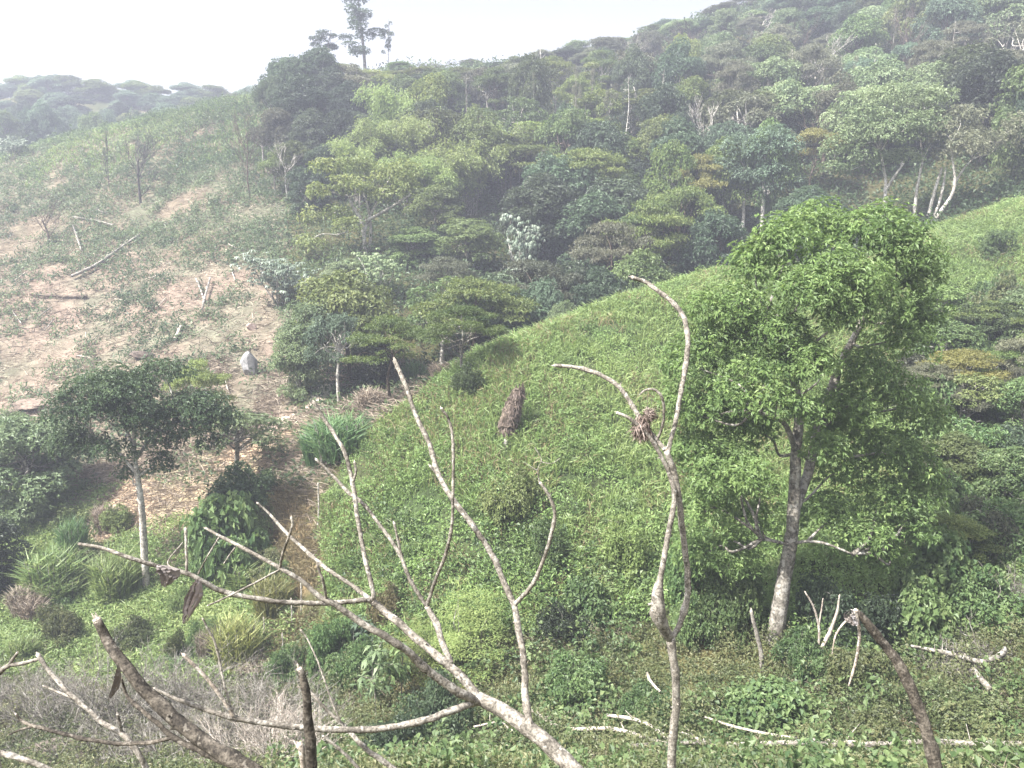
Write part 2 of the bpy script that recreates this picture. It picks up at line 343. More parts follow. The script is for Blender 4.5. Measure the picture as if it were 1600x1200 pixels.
PROTO = {}
def proto(kind, var):
    key = (kind, var)
    if key in PROTO: return PROTO[key]
    rng = np.random.default_rng(hash_(kind)+var*101); T = MB(); C = MB(); lobes = []
    if kind in ('round', 'dense', 'thin', 'umbrella'):
        h = 8.; w = 6.4; hb = {'round': .30, 'dense': .12, 'thin': .38, 'umbrella': .5}[kind]
        top = np.array([rng.normal()*.3, rng.normal()*.3, h*.72])
        nl = {'round': 24, 'dense': 34, 'thin': 20, 'umbrella': 16}[kind]
        tp = catmull([[0,0,-.6], [rng.normal()*.15, rng.normal()*.15, h*.3], top*[.6,.6,.75], top], 4)
        tube(T, tp, [.17, .13, .05], 7, .5, cap=False)
        for i in range(nl):
            a = i*2.4+rng.normal()*.3; q = math.sqrt((i+.5)/nl)
            z = h*(.92-(.40 if kind == 'dense' else .34 if kind != 'umbrella' else .16)*q**2.0*rng.uniform(.5, 1.6)+rng.normal()*.035)
            if kind == 'dense' and i % 3 == 2: z = h*rng.uniform(.15, .55)
            rr = {'round': .85, 'dense': .92, 'thin': .62, 'umbrella': 1.0}[kind]*rng.uniform(.5, 1.35)
            c = np.array([math.cos(a)*q*w*.40, math.sin(a)*q*w*.40, z-rr*.5])
            lobes.append((c, np.array([rr*rng.uniform(.8, 1.3), rr*rng.uniform(.8, 1.3), rr*(.8 if kind != 'umbrella' else .5)])))
            limb(T, tp[int(len(tp)*rng.uniform(.45, .8))], c, .07, .02, rng)
        crown(C, lobes, {'round': 17, 'dense': 17, 'thin': 14, 'umbrella': 20}[kind], .27, rng, k=4, asp=.5, fill=.2)
        for i in range(5): limb(C, lobes[i][0], lobes[i][0]+dirs(1, rng, .5)[0]*1.0, .02, .008, rng, seg=3, per=2, t=.2)
    elif kind == 'tier':            # flat layered crown of fine feathery leaves
        h = 7.; w = 8.
        tp = catmull([[0,0,-.6], [rng.normal()*.2, rng.normal()*.2, 2], [rng.normal()*.4, rng.normal()*.4, 4], [0,0,h*.9]], 4)
        tube(T, tp, [.16, .11, .04], 7, .5, cap=False)
        for i in range(30):
            a = i*2.4+rng.normal()*.5; q = math.sqrt((i+.4)/30)*rng.uniform(.8, 1.1); z = h*(.98-.38*q**1.7*rng.uniform(.4, 1.5))
            rr = rng.uniform(.45, 1.15)
            c = np.array([math.cos(a)*q*w*.42, math.sin(a)*q*w*.42, z]); lobes.append((c, np.array([rr*rng.uniform(.8, 1.4), rr*rng.uniform(.8, 1.4), rng.uniform(.12, .32)])))
            if i % 2: limb(T, tp[int(len(tp)*rng.uniform(.35, .85))], c-[0,0,.1], .05, .015, rng)
        crown(C, lobes, 27, .21, rng, k=4, asp=.42, fill=.3, flat=.6, spread=.9, low=-.3, droop=.08)
    elif kind == 'bamboo':          # clump of arching culms hung with small leaves
        h = 11.
        for i in range(26):
            a = rng.uniform(0, 6.28); lean = rng.uniform(.6, 3.4); hh = h*rng.uniform(.65, 1.05)
            d = np.array([math.cos(a), math.sin(a), 0]); s = d*rng.uniform(.1, .6)
            pts = catmull([s-[0,0,.4], s+d*lean*.15+[0,0,hh*.45], s+d*lean*.55+[0,0,hh*.85], s+d*lean*1.05+[0,0,hh*.96], s+d*lean*1.45+[0,0,hh*.86]], 6)
            tube(T, pts, [.05, .035, .012], 4, .5, cap=False)
            for j in range(len(pts)//4, len(pts)):
                m = 17; p = pts[j]+rng.normal(size=(m,3))*[.36,.36,.45]; dd = nrm(rng.normal(size=(m,3))*[.7,.7,.4]+[0,0,-.75]+d*.3)
                leaves(C, p, dd, rng.normal(size=(m,3)), .55*rng.uniform(.5, 1.2, m), .12, np.clip(.5+rng.normal()*.15+rng.normal(size=m)*.14, 0, 1), .1)
    elif kind == 'silver':          # open crown of big drooping lobed leaves on pale stems
        h = 6.; ends = []
        for i in range(8):
            a = i*.9+rng.normal()*.3; e = np.array([math.cos(a)*rng.uniform(.5, 2.2), math.sin(a)*rng.uniform(.5, 2.2), h*rng.uniform(.6, 1.0)])
            pts = limb(T, [math.cos(a)*.1, math.sin(a)*.1, -.4], e, .07, .035, rng, sag=.08); ends += [pts[-1], pts[-3]+rng.normal(size=3)*.4, pts[-6]+rng.normal(size=3)*.5]
        for e in ends:
            for q in range(14):
                d = dirs(1, rng, .35)[0]; c = e+d*rng.uniform(.2, 1.15); m = 7
                th = np.linspace(0, 6.28, m, endpoint=False)+rng.random(); dd = nrm(np.c_[np.cos(th), np.sin(th), np.full(m, -.75)]+d*.5)
                leaves(C, np.repeat(c[None], m, 0), dd, np.broadcast_to([0,0,1.], (m,3)), .36*rng.uniform(.6, 1.2), .12, np.clip(.5+rng.normal()*.25+rng.normal(size=m)*.08, 0, 1), .35)
    elif kind == 'bare':            # leafless burnt or dead tree
        h = 6.; tp = catmull([[0,0,-.5], [rng.normal()*.1, 0, h*.3], [rng.normal()*.2, rng.normal()*.2, h*.62]], 4); tube(T, tp, [.10, .05], 6, .5, cap=False)
        for i in range(9):
            p = tp[int(len(tp)*rng.uniform(.3, .99))]; twigs(T, p, dirs(1, rng, 1.6)[0], h*rng.uniform(.16, .3), .032, 3, rng, spread=.3, n=3, up=.35)
    elif kind == 'snag':            # tall standing dead stem with a few stubs
        h = 10.; tp = catmull([[0,0,-.5], [rng.normal()*.15, 0, h*.35], [rng.normal()*.3, rng.normal()*.2, h*.7], [rng.normal()*.3, 0, h]], 5); tube(T, tp, [.15, .11, .05], 7, .5, rng=rng, rough=.06)
        for i in range(6):
            p = tp[int(len(tp)*rng.uniform(.35, .95))]; twigs(T, p, dirs(1, rng, .6)[0], rng.uniform(.4, 1.6), .035, 1, rng, n=2)
    elif kind == 'gaunt':           # tall thin tree, tufts of leaves on a few bare limbs
        h = 11.; tp = catmull([[0,0,-.5], [rng.normal()*.2, 0, h*.3], [rng.normal()*.3, rng.normal()*.3, h*.65], [rng.normal()*.4, 0, h*.95]], 5); tube(T, tp, [.13, .09, .04], 7, .5, cap=False)
        for i in range(14):
            f_ = rng.uniform(.42, .97); p = tp[int((len(tp)-1)*f_)]; e = p+dirs(1, rng, .45)[0]*rng.uniform(.5, 2.1); limb(T, p, e, .035, .012, rng); rr = rng.uniform(.3, .7)
            lobes.append((e, np.array([rr, rr, rr*.7])))
        crown(C, lobes, 26, .24, rng, k=4, asp=.5)
    elif kind in ('bush', 'bigleaf'):   # low spreading bush down to the ground, broken into uneven lobes
        h = 2.0; big = kind == 'bigleaf'
        for i in range(22):
            a = rng.uniform(0, 6.28); q = math.sqrt(rng.random())*1.35; rr = rng.uniform(.22, .62)*(1.15-.3*q)
            c = np.array([math.cos(a)*q, math.sin(a)*q, h*max(.06, rng.uniform(.25, .95)*(1-.55*(q/1.35)**1.5)-.1)]); lobes.append((c, np.array([rr*1.15, rr*1.15, rr*.8])))
            if i < 9: limb(T, [rng.normal()*.15,rng.normal()*.15,-.2], c, .022, .01, rng, seg=4)
        for i in range(6): c = lobes[i*3][0]; limb(T, c, c+dirs(1, rng, 1)[0]*.6, .009, .004, rng, seg=3, per=2)
        if big: crown(C, lobes, 34, .24, rng, k=3, asp=.8, low=-.9, spread=.7, droop=.3)
        else: crown(C, lobes, 40, .15, rng, k=4, asp=.55, low=-.9)
    elif kind == 'cane':            # clump of tall arching grass blades
        h = 2.3; n = 1500; a = rng.uniform(0, 6.28, n); q = np.sqrt(rng.random(n))*.75
        p = np.c_[np.cos(a)*q, np.sin(a)*q, rng.uniform(-.1, .9, n)*(1-q*.6)]
        d = nrm(np.c_[np.cos(a)*q*.25, np.sin(a)*q*.25, np.ones(n)]+rng.normal(size=(n,3))*.13)
        blades(C, p, d, rng.uniform(.5, 1.7, n), .04, np.clip(.5+rng.normal(size=n)*.25, 0, 1), .26, rng)
        for i in range(26):
            s = np.array([math.cos(a[i])*q[i], math.sin(a[i])*q[i], -.1]); tube(T, [s, s+[math.cos(a[i])*.15, math.sin(a[i])*.15, 1.5]], .014, 4, .5, cap=False)
    elif kind == 'sapling':         # single thin stem with long hanging leaves in whorls
        h = 2.0; tp = catmull([[0,0,-.2], [.03,0,.8], [0,.05,1.7], [.05,0,2.0]], 4); tube(T, tp, [.025, .012], 5, .5, cap=False)
        for z in (1.0, 1.3, 1.55, 1.8, 2.0):
            for i in range(4):
                d = dirs(1, rng, .3)[0]; e = np.array([.02,0,z])+d*rng.uniform(.15, .5); tube(T, [[.02,0,z], e], .006, 3, .5, cap=False); m = 6
                dd = nrm(rng.normal(size=(m,3))*[1,1,.3]+[0,0,-.45]); leaves(C, np.repeat(e[None], m, 0), dd, np.broadcast_to([0,0,1.], (m,3)), .30*rng.uniform(.8, 1.2, m), .085, np.clip(.5+rng.normal(size=m)*.25, 0, 1), .25)
    elif kind == 'weed':            # feathery light green bush
        h = 2.4; n = 240; a = rng.uniform(0, 6.28, n); q = np.sqrt(rng.random(n))*1.2*(1+.3*np.sin(a*3+1)+.15*np.sin(a*7))
        p = np.c_[np.cos(a)*q, np.sin(a)*q, rng.uniform(.1, 1, n)**.8*h*(1-.45*(q/1.4)**2)*(.8+.3*np.sin(a*2+q*4))]
        for i in range(7): limb(T, [0,0,-.2], p[i], .02, .008, rng, seg=3)
        m = 26; pp = np.repeat(p, m, 0)+rng.normal(size=(n*m,3))*[.14,.14,.05]
        leaves(C, pp, nrm(rng.normal(size=(n*m,3))*[1,1,.25]), np.broadcast_to([0,0,1.], (n*m,3)), .10, .025, np.clip(.5+np.repeat(rng.normal(size=n)*.15, m)+rng.normal(size=n*m)*.1, 0, 1), .2)
    r = dict(T=T.mesh(kind+'_trunk', True) if T.v else None, C=C.mesh(kind+'_crown') if C.v else None, h=max(q_[:,2].max() for q_ in (T.v+C.v)),
             w={'round':6.6,'dense':6.8,'thin':6,'umbrella':6.6,'tier':8.4,'bamboo':7,'silver':5,'bare':3,'snag':2,'gaunt':4,'bush':3.2,'bigleaf':3.1,'cane':2.0,'sapling':1.2,'weed':2.6}[kind])
    PROTO[key] = r; return r
def hash_(s): return sum(ord(c)*(i+3)*31 for i, c in enumerate(s)) % 99991

PARTN = {'cane': ('blades', 'stalks'), 'bush': ('leaves', 'stems'), 'bigleaf': ('leaves', 'stems'), 'weed': ('leaves', 'stems'), 'sapling': ('leaves', 'stem'), 'bamboo': ('leaves', 'culms')}
_vr = random.Random(5)
def tree(name, label, cat, base, top_v, wpx, kind, leaf, bark='grey', group=None, var=None, hmin=None):
    """tree standing at base (x,y,z), as tall as the pixel row top_v asks for, wpx pixels wide at its distance"""
    pr = proto(kind, _vr.randrange(3) if var is None else var)
    x, y, z = base; c = y*CP-z*SP
    zt = P(0, top_v, y)[2]; hh = max(zt-z, hmin or .5)
    w = wpx*c/F; s = w/pr['w']; sz = hh/pr['h']
    if name == 'far_tree': sz = max(sz, s*.5)
    o = empty(name, (x, y, z-.05*min(hh, 3)), label, cat, group, _vr.uniform(0, 6.28), (s, s, sz))
    pn = PARTN.get(kind, ('crown', 'trunk'))
    if pr['T']: link(pn[1], pr['T'], o, B[bark])
    if pr['C']: link(pn[0], pr['C'], o, G[leaf])
    return o

def px_tree(name, label, cat, base, trunks, lobes, leaf, bark, dens, L, asp=.4, seed=1, sub=2, k=5, flat=0., fill=.28, group=None, low=-.55, sprig=.8, droop=.2, join=True, leaf2=None):
    """tree measured from the picture, standing at base: trunks [[(u,v,dy,width px)..]], lobes [(u,v,rx px,ry px,dy)] at depth y+dy"""
    rng = np.random.default_rng(seed); b = np.asarray(base, float)
    o = empty(name, tuple(b), label, cat, group); T = MB(); C = MB(); tpts = []
    for i, tr in enumerate(trunks):
        pts = np.array([P(u, v, b[1]+dy)-b for u, v, dy, w in tr]); ws = []
        for u, v, dy, w in tr:
            q = P(u, v, b[1]+dy); ws.append(w*.5*(q[1]*CP-q[2]*SP)/F)
        if i == 0: pts[0][2] -= .5
        cc = catmull(pts, 6); tube(T, cc, np.interp(np.linspace(0, len(ws)-1, len(cc)), np.arange(len(ws)), ws), 9, .5, rng=rng, rough=.05, cap=True)
        tpts.append(cc)
    allp = np.concatenate([t[len(t)//3:] for t in tpts]); LB = []
    for (u, v, rx, ry, dy) in lobes:
        q = P(u, v, b[1]+dy); s = (q[1]*CP-q[2]*SP)/F; c = q-b; r = np.array([rx*s, rx*s*.95, ry*s])
        for j in range(sub):
            d = dirs(1, rng, .1)[0]*(.45 if sub > 1 else 0); LB.append((c+d*r, r*rng.uniform(.62, .85)*(1 if sub > 1 else 1.25)))
        if join:
            n_ = allp[np.argmin(np.linalg.norm(allp-(c-[0,0,.8*r[2]]), axis=1))]; limb(T, n_, c, min(.09, .03*r[0]+.03), .015, rng, sag=.15)
    crown(C, LB, dens, L, rng, k=k, asp=asp, flat=flat, fill=fill, low=low, spread=sprig, droop=droop)
    if leaf2:
        D2 = MB(); crown(D2, [(c_+np.array([0,0,.06]), r_*1.03) for c_, r_ in LB], dens*.4, L*.85, rng, k=k, asp=asp, fill=.1, low=-.1, spread=sprig, droop=droop)
        q2 = link('young_shoots', D2.mesh(name+'_shoots'), o, G[leaf2]); q2['label'] = 'lighter yellow green young leaves'
    link('trunk', T.mesh(name+'_trunk', True), o, B[bark]); link('crown', C.mesh(name+'_crown'), o, G[leaf]); return o

# ------------------------------------------------------------------ where things grow (in plan, read off the survey)
def inpoly(u, v, poly):
    r = np.zeros(np.shape(u), bool); n = len(poly)
    for i in range(n):
        x0, y0 = poly[i]; x1, y1 = poly[(i+1) % n]
        c = ((y0 > v) != (y1 > v)) & (u < (x1-x0)*(v-y0)/((y1-y0) or 1e-9)+x0); r ^= c
    return r
SPUR = [(500,790),(560,690),(700,585),(830,495),(950,440),(1100,400),(1250,380),(1450,335),(1700,300),(2300,280),(2300,1000),(1250,1010),(1050,985),(850,985),(700,1010),(520,1020),(505,900)]
BARE = [(-300,300),(0,240),(130,190),(300,150),(400,140),(440,260),(445,400),(470,640),(420,730),(-300,730)]
DRY = [(-300,430),(150,400),(330,400),(420,430),(470,650),(500,700),(400,760),(-300,720)]
MEAD = [(-300,720),(200,760),(420,760),(470,1060),(300,1080),(-300,1040)]
GULL = [(415,760),(500,760),(500,860),(480,1010),(440,1040),(415,1000),(425,860)]
def crest(u): return np.interp(u, [480,560,700,830,950,1100,1250,1450,1600,1750], [34,35.5,37.6,40.3,42.8,46,50,57,60,62])
def zones(x, y, z):
    u, v, c = proj(x, y, z); q = {}
    jx = (fbm(x/3+9, y/3, 2)-.5)*60; u2 = u+jx; v2 = v+jx*.6
    q['spur'] = inpoly(u+jx*.2, v+np.where(v > 880, jx*1.3, 0), SPUR) & (y < crest(u)+.8) & (y > 19)
    q['bare'] = inpoly(u2, v2, BARE) & (y > 36) & ~q['spur']
    q['dry'] = (inpoly(u2, v2, DRY) & (y > 36) & ~q['spur'])
    q['mead'] = inpoly(u2, v2, MEAD) & (y > 22) & ~q['spur']
    q['gull'] = inpoly(u+jx*.9, v+jx*.5, GULL) & (fbm(x/1.1+8, y/1.1, 3) > .42) & ~q['spur']
    q['near'] = (y < 28+jx*.05) & ~q['spur'] & ~q['mead'] & ~q['gull']
    q['wood'] = ~(q['spur'] | q['bare'] | q['mead'] | q['gull'] | q['near'])
    return q, u, v

# ------------------------------------------------------------------ ground
m = bpy.data.meshes.new('ground'); nx, ny = XX.shape
vv = np.c_[XX.ravel(), YY.ravel(), ZZ.ravel()].astype(np.float32)
i, j = np.meshgrid(np.arange(nx-1), np.arange(ny-1), indexing='ij'); a = (i*ny+j).ravel()
ff = np.c_[a, a+ny, a+ny+1, a+1]
m.vertices.add(len(vv)); m.vertices.foreach_set('co', vv.ravel()); m.loops.add(ff.size); m.loops.foreach_set('vertex_index', ff.ravel().astype(np.int32))
m.polygons.add(len(ff)); m.polygons.foreach_set('loop_start', (np.arange(len(ff))*4).astype(np.int32)); m.polygons.foreach_set('loop_total', np.full(len(ff), 4, np.int32)); m.polygons.foreach_set('use_smooth', np.full(len(ff), True))
q, uu, vq = zones(vv[:,0].astype(float), vv[:,1].astype(float), vv[:,2].astype(float))
col = np.tile(np.array([.055,.058,.028]), (len(vv), 1))                  # leaf litter and low green of the wood
col[q['spur']] = (.05,.065,.03); col[q['bare']] = (.115,.105,.08); col[q['dry']] = (.152,.13,.108); col[q['mead']] = (.085,.095,.045)
col[q['gull']] = (.19,.15,.09); col[q['near']] = (.10,.095,.045)
STRAW = [(215,735),(380,690),(480,640),(500,700),(425,745),(390,800),(250,815),(150,860),(120,830)]
straw = (inpoly(uu, vq, STRAW) & (vv[:,1] > 30) & (vv[:,1] < 55)) | q['mead'] & (fbm(vv[:,0]/5+3, vv[:,1]/5, 3) > .52) & (vv[:,1] > 33); col[straw] = (.30,.25,.18)
stream = inpoly(uu, vq, [(395,690),(440,672),(500,640),(520,600),(500,600),(470,640),(420,655),(380,675)]); col[stream] = (.52,.47,.42)
at = m.attributes.new('soil', 'FLOAT_COLOR', 'POINT'); at.data.foreach_set('color', np.c_[col, np.ones(len(col))].astype(np.float32).ravel())
m.update(calc_edges=True)
gm, t, b = mat('hillside soil'); Lk = t.links.new
ac = t.nodes.new('ShaderNodeAttribute'); ac.attribute_name = 'soil'
ge = t.nodes.new('ShaderNodeNewGeometry')
n1 = t.nodes.new('ShaderNodeTexNoise'); n1.inputs['Scale'].default_value = 1.1; n1.inputs['Detail'].default_value = 8; n1.inputs['Roughness'].default_value = .7
n2 = t.nodes.new('ShaderNodeTexNoise'); n2.inputs['Scale'].default_value = .22; n2.inputs['Detail'].default_value = 5
for n in (n1, n2): Lk(ge.outputs['Position'], n.inputs['Vector'])
r1 = ramp(t, [(.3, (.5,.48,.45)), (.52, (.95,.95,.95)), (.72, (1.5,1.5,1.5))]); Lk(n1.outputs[0], r1.inputs[0])
r2 = ramp(t, [(.4, (.85,.95,.8)), (.6, (1.15,1.02,.95))]); Lk(n2.outputs[0], r2.inputs[0])
m1 = t.nodes.new('ShaderNodeMixRGB'); m1.blend_type = 'MULTIPLY'; m1.inputs[0].default_value = 1; m2 = t.nodes.new('ShaderNodeMixRGB'); m2.blend_type = 'MULTIPLY'; m2.inputs[0].default_value = 1
Lk(ac.outputs['Color'], m1.inputs[1]); Lk(r1.outputs[0], m1.inputs[2]); Lk(m1.outputs[0], m2.inputs[1]); Lk(r2.outputs[0], m2.inputs[2]); Lk(m2.outputs[0], b.inputs['Base Color'])
b.inputs['Roughness'].default_value = .95; b.inputs['Specular IOR Level'].default_value = .1
bp = t.nodes.new('ShaderNodeBump'); bp.inputs['Strength'].default_value = .9; bp.inputs['Distance'].default_value = .25; Lk(n1.outputs[0], bp.inputs['Height']); Lk(bp.outputs[0], b.inputs['Normal'])
go = bpy.data.objects.new('ground', m); COL.objects.link(go); m.materials.append(gm); go['kind'] = 'structure'

# ------------------------------------------------------------------ ground cover (nobody could count it)
def scatter(n, x0, x1, y0, y1, rng, zone=None, cond=None):
    x = rng.uniform(x0, x1, n); y = rng.uniform(y0, y1, n); z = H(x, y); q, u, v = zones(x, y, z)
    k = (u > -260) & (u < 2200) & (v < 1420)
    if zone: k &= np.any([q[s] for s in zone], axis=0)
    if cond is not None: k &= cond(x, y, z, u, v, q)
    return np.c_[x, y, z][k]
def gnormal(p, e=.5):
    return nrm(np.c_[H(p[:,0]-e, p[:,1])-H(p[:,0]+e, p[:,1]), H(p[:,0], p[:,1]-e)-H(p[:,0], p[:,1]+e), np.full(len(p), 2*e)])
def mounds(mb, p, r, hgt, k, L, asp, rng, tn=.14, tbase=.5, up=.5, lowf=None):
    """leafy mound at every point: k leaves on a small dome"""
    n = len(p); r = np.broadcast_to(r, (n,)); hgt = np.broadcast_to(hgt, (n,))
    ts = tbase+rng.normal(size=n)*tn
    if lowf is not None: ts = ts+lowf
    pp = np.repeat(p, k, 0); m = len(pp); a = rng.uniform(0, 6.28, m); e = np.arccos(rng.uniform(0, 1, m)); 
    d = np.c_[np.cos(a)*np.sin(e), np.sin(a)*np.sin(e), np.cos(e)]
    pos = pp+d*np.c_[np.repeat(r, k), np.repeat(r, k), np.repeat(hgt, k)]*rng.uniform(.75, 1.08, (m,1))
    tg = rng.normal(size=(m,3)); dd = nrm(tg*.9+d*.6+[0,0,up*.4]); LL = np.repeat(np.broadcast_to(L, (n,)), k)*rng.uniform(.6, 1.3, m)
    leaves(mb, pos, dd, d*.7+np.array([0,0,.8])+rng.normal(size=(m,3))*.4, LL, LL*asp, np.clip(np.repeat(ts, k)+rng.normal(size=m)*.12, 0, 1), .2)
def stuff(name, mb, mt_, label, cat):
    o = link(name, mb.mesh(name), None, mt_); tag(o, label, cat, None, 'stuff'); return o
def lowtint(p, s, amp): return (fbm(p[:,0]/s+31, p[:,1]/s+7, 3)-.5)*amp

rng = np.random.default_rng(11)
# weeds on the green spur: low leafy mounds, taller dark clumps, fine upright stems
mb = MB(); p = scatter(76000, -12, 62, 20, 62, rng, ['spur'])
keep = rng.random(len(p)) < np.clip(1.25-(p[:,1]-24)/55, .4, 1); p = p[keep]
f1 = fbm(p[:,0]/1.5, p[:,1]/1.5, 4); low_ = np.clip((34-p[:,1])/9, 0, 1)
k_ = rng.random(len(p)) < np.clip((f1-.30)*9, .8, 1); p = p[k_]; f1 = f1[k_]; low_ = low_[k_]
p[:,2] += .05; hh = .12+(.5+.55*low_)*np.clip(f1-.38, 0, 1)*3.0
mounds(mb, p, .20+.08*low_, hh, 15, (.08+.0012*(p[:,1]-25))*(1+.45*low_)*rng.uniform(.7, 1.4, len(p)), .5, rng, lowf=lowtint(p, 4, .9)-.12*low_)
stuff('spur_weeds', mb, G['spur'], 'bright green leafy weeds covering the round spur in the middle', 'weeds')
mb = MB(); p = scatter(330000, -12, 62, 22, 62, rng, ['spur'], lambda x,y,z,u,v,q: (fbm(x/3+5, y/3, 3)+(y-30)*.014 > .38))
blades(mb, p, nrm(rng.normal(size=(len(p),3))*.3+[0,0,1]), rng.uniform(.35, .85, len(p)), .022+.0005*p[:,1], np.clip(.66+lowtint(p, 5, .9)+rng.normal(size=len(p))*.14, 0, 1), .3, rng)
stuff('spur_grass', mb, G['spur'], 'fine yellowish green grass stems on the upper part of the spur', 'grass')
mb = MB(); p = scatter(120000, -12, 46, 24, 62, rng, ['spur'], lambda x,y,z,u,v,q: (fbm(x/2.2+61, y/2.2, 3) > .52))
blades(mb, p, nrm(rng.normal(size=(len(p),3))*.3+[0,0,1]), rng.uniform(.3, .8, len(p)), .018+.0004*p[:,1], np.clip(.6+rng.normal(size=len(p))*.2, 0, 1), .3, rng)
stuff('seeding_grass', mb, G['rust'], 'brownish seeding grass in patches over the green spur', 'grass')
mb = MB(); p = scatter(5200, -12, 46, 22, 60, rng, ['spur'], lambda x,y,z,u,v,q: (fbm(x/3.1+91, y/3.1, 3) > .47))
k_ = 34; pp = np.repeat(p, k_, 0)+rng.normal(size=(len(p)*k_,3))*[.12,.12,.02]; ts = np.repeat(rng.normal(size=len(p))*.2, k_); hs = np.repeat(rng.uniform(.3, .95, len(p)), k_)
blades(mb, pp, nrm(rng.normal(size=(len(pp),3))*.28+[0,0,1]), hs*rng.uniform(.5, 1.1, len(pp)), .022+.0003*pp[:,1], np.clip(.5+ts+rng.normal(size=len(pp))*.12, 0, 1), .35, rng)
stuff('spur_tufts', mb, G['meadow'], 'taller green grass tufts standing out of the weeds on the spur', 'grass')
# undergrowth in the valley bottom right below
mb = MB(); p = scatter(60000, -24, 24, 11, 29, rng, ['near'])
hh = .10+.9*np.clip(fbm(p[:,0]/1.3+50, p[:,1]/1.3, 4)-.38, 0, 1)*2.6
mounds(mb, p, .17, hh, 11, .085, .6, rng, lowf=lowtint(p, 2.2, 1.1), tbase=.52)
stuff('undergrowth', mb, G['low'], 'mixed brownish green undergrowth across the bottom of the valley', 'undergrowth')
mb = MB(); p = scatter(5200, -24, 24, 11, 31, rng, ['near', 'spur'], lambda x,y,z,u,v,q: (v > 800) & (u > 430) & (fbm(x/2.4+11, y/2.4, 3) > .44))
mounds(mb, p, rng.uniform(.15, .42, len(p)), rng.uniform(.25, .95, len(p)), 26, .15, .75, rng, tn=.22)
stuff('climber_leaves', mb, G['vine'], 'broad leaved climbers sprawling over the foot of the spur and the valley bottom', 'climbers')
mb = MB(); p = scatter(1500, -24, 24, 11, 30, rng, ['near', 'mead'])
pp = np.repeat(p, 24, 0); pp = pp+rng.normal(size=pp.shape)*[.10,.10,0]; pp[:,2] = H(pp[:,0], pp[:,1])+rng.uniform(.1, .9, len(pp))
leaves(mb, pp, rng.normal(size=pp.shape)+[0,0,.3], np.broadcast_to([0,0,1.], pp.shape), .08, .035, np.clip(.6+np.repeat(rng.normal(size=len(p))*.25, 24)+rng.normal(size=len(pp))*.1, 0, 1), .2)
stuff('tall_weeds', mb, G['low'], 'taller yellowish weeds standing in the undergrowth', 'weeds')
mb = MB(); p = scatter(60000, -24, 24, 11, 29, rng, ['near', 'gull'], lambda x,y,z,u,v,q: fbm(x/2.1+80, y/2.1, 3) > .5)
blades(mb, p, nrm(rng.normal(size=(len(p),3))*.6+[0,0,.8]), rng.uniform(.2, .6, len(p)), .016, np.clip(.35+rng.normal(size=len(p))*.2, 0, 1), .4, rng)
stuff('dead_stems', mb, G['straw'], 'thin dry brown stems mixed into the undergrowth', 'dry stems')
# meadow at lower left
mb = MB(); p = scatter(150000, -34, -2, 22, 46, rng, ['mead'], lambda x,y,z,u,v,q: (fbm(x/5+3, y/5, 3) < .56) & ~inpoly(u, v, STRAW))
blades(mb, p, nrm(rng.normal(size=(len(p),3))*.4+[0,0,1]), rng.uniform(.2, .65, len(p)), .035, np.clip(.5+lowtint(p, 2.5, 1.2)+rng.normal(size=len(p))*.15, 0, 1), .4, rng)
p = scatter(20000, -34, -2, 22, 46, rng, ['mead'], lambda x,y,z,u,v,q: ~inpoly(u, v, STRAW)); p[:,2] += .05; mounds(mb, p, .28, .24+.5*np.clip(fbm(p[:,0]/1.5, p[:,1]/1.5, 2)-.45, 0, 1), 10, .15, .5, rng, lowf=lowtint(p, 3, 1.2))
stuff('meadow_grass', mb, G['meadow'], 'bright green rank grass on the flat at lower left', 'grass')
mb = MB(); p = scatter(95000, -36, 2, 30, 52, rng, ['mead', 'gull', 'dry', 'wood'], lambda x,y,z,u,v,q: (fbm(x/5+3, y/5, 3) > .47) | (q['wood'] & (y < 44)) | inpoly(u, v, STRAW))
blades(mb, p, nrm(rng.normal(size=(len(p),3))*[1,1,.25]+[0,0,.2]), rng.uniform(.3, .9, len(p)), .035, np.clip(.62+rng.normal(size=len(p))*.2, 0, 1), .15, rng)
stuff('cut_straw', mb, G['straw'], 'flattened pale straw beside the stream bed and under the left tree', 'straw')
mb = MB(); p = scatter(40000, -12, -3, 24, 42, rng, ['gull'])
blades(mb, p, nrm(rng.normal(size=(len(p),3))*.5+[0,0,1]), rng.uniform(.25, .8, len(p)), .03, np.clip(.4+rng.normal(size=len(p))*.2, 0, 1), .4, rng)
stuff('gully_bracken', mb, G['rust'], 'rusty brown dry growth down the gully beside the spur', 'dry growth')
# cleared slope at left: fern clumps above, straw and debris below
mb = MB(); p = scatter(34000, -80, -14, 40, 118, rng, ['bare'], lambda x,y,z,u,v,q: (rng.random(len(x)) < np.where(q['dry'], .03+.55*(fbm(x/2.5+22, y/2.5, 3) > .54), np.clip((fbm(x/5+2, y/5, 3)-.34)*6, .06, 1)*np.clip(1.15-(np.abs(u-330)/600), .25, 1))))
mounds(mb, p, rng.uniform(.25, .65, len(p)), .2+.8*rng.random(len(p))**1.5, 13, .32, .34, rng, tn=.2, lowf=lowtint(p, 8, 1.0), up=.1)
stuff('bracken', mb, G['fern'], 'green bracken clumps spread over the cleared left hillside', 'ferns')
mb = MB(); p = scatter(90000, -90, -14, 75, 122, rng, ['bare'], lambda x,y,z,u,v,q: (v < 330) & (fbm(x/9+4, y/9, 3)+(230-v)*.003 > .42))
blades(mb, p, nrm(rng.normal(size=(len(p),3))*.4+[0,0,1]), rng.uniform(.3, .8, len(p)), .09, np.clip(.5+lowtint(p, 8, 1.2)+rng.normal(size=len(p))*.15, 0, 1), .3, rng)
stuff('ridge_grass', mb, G['meadow'], 'pale green grass along the crest of the left hillside', 'grass')
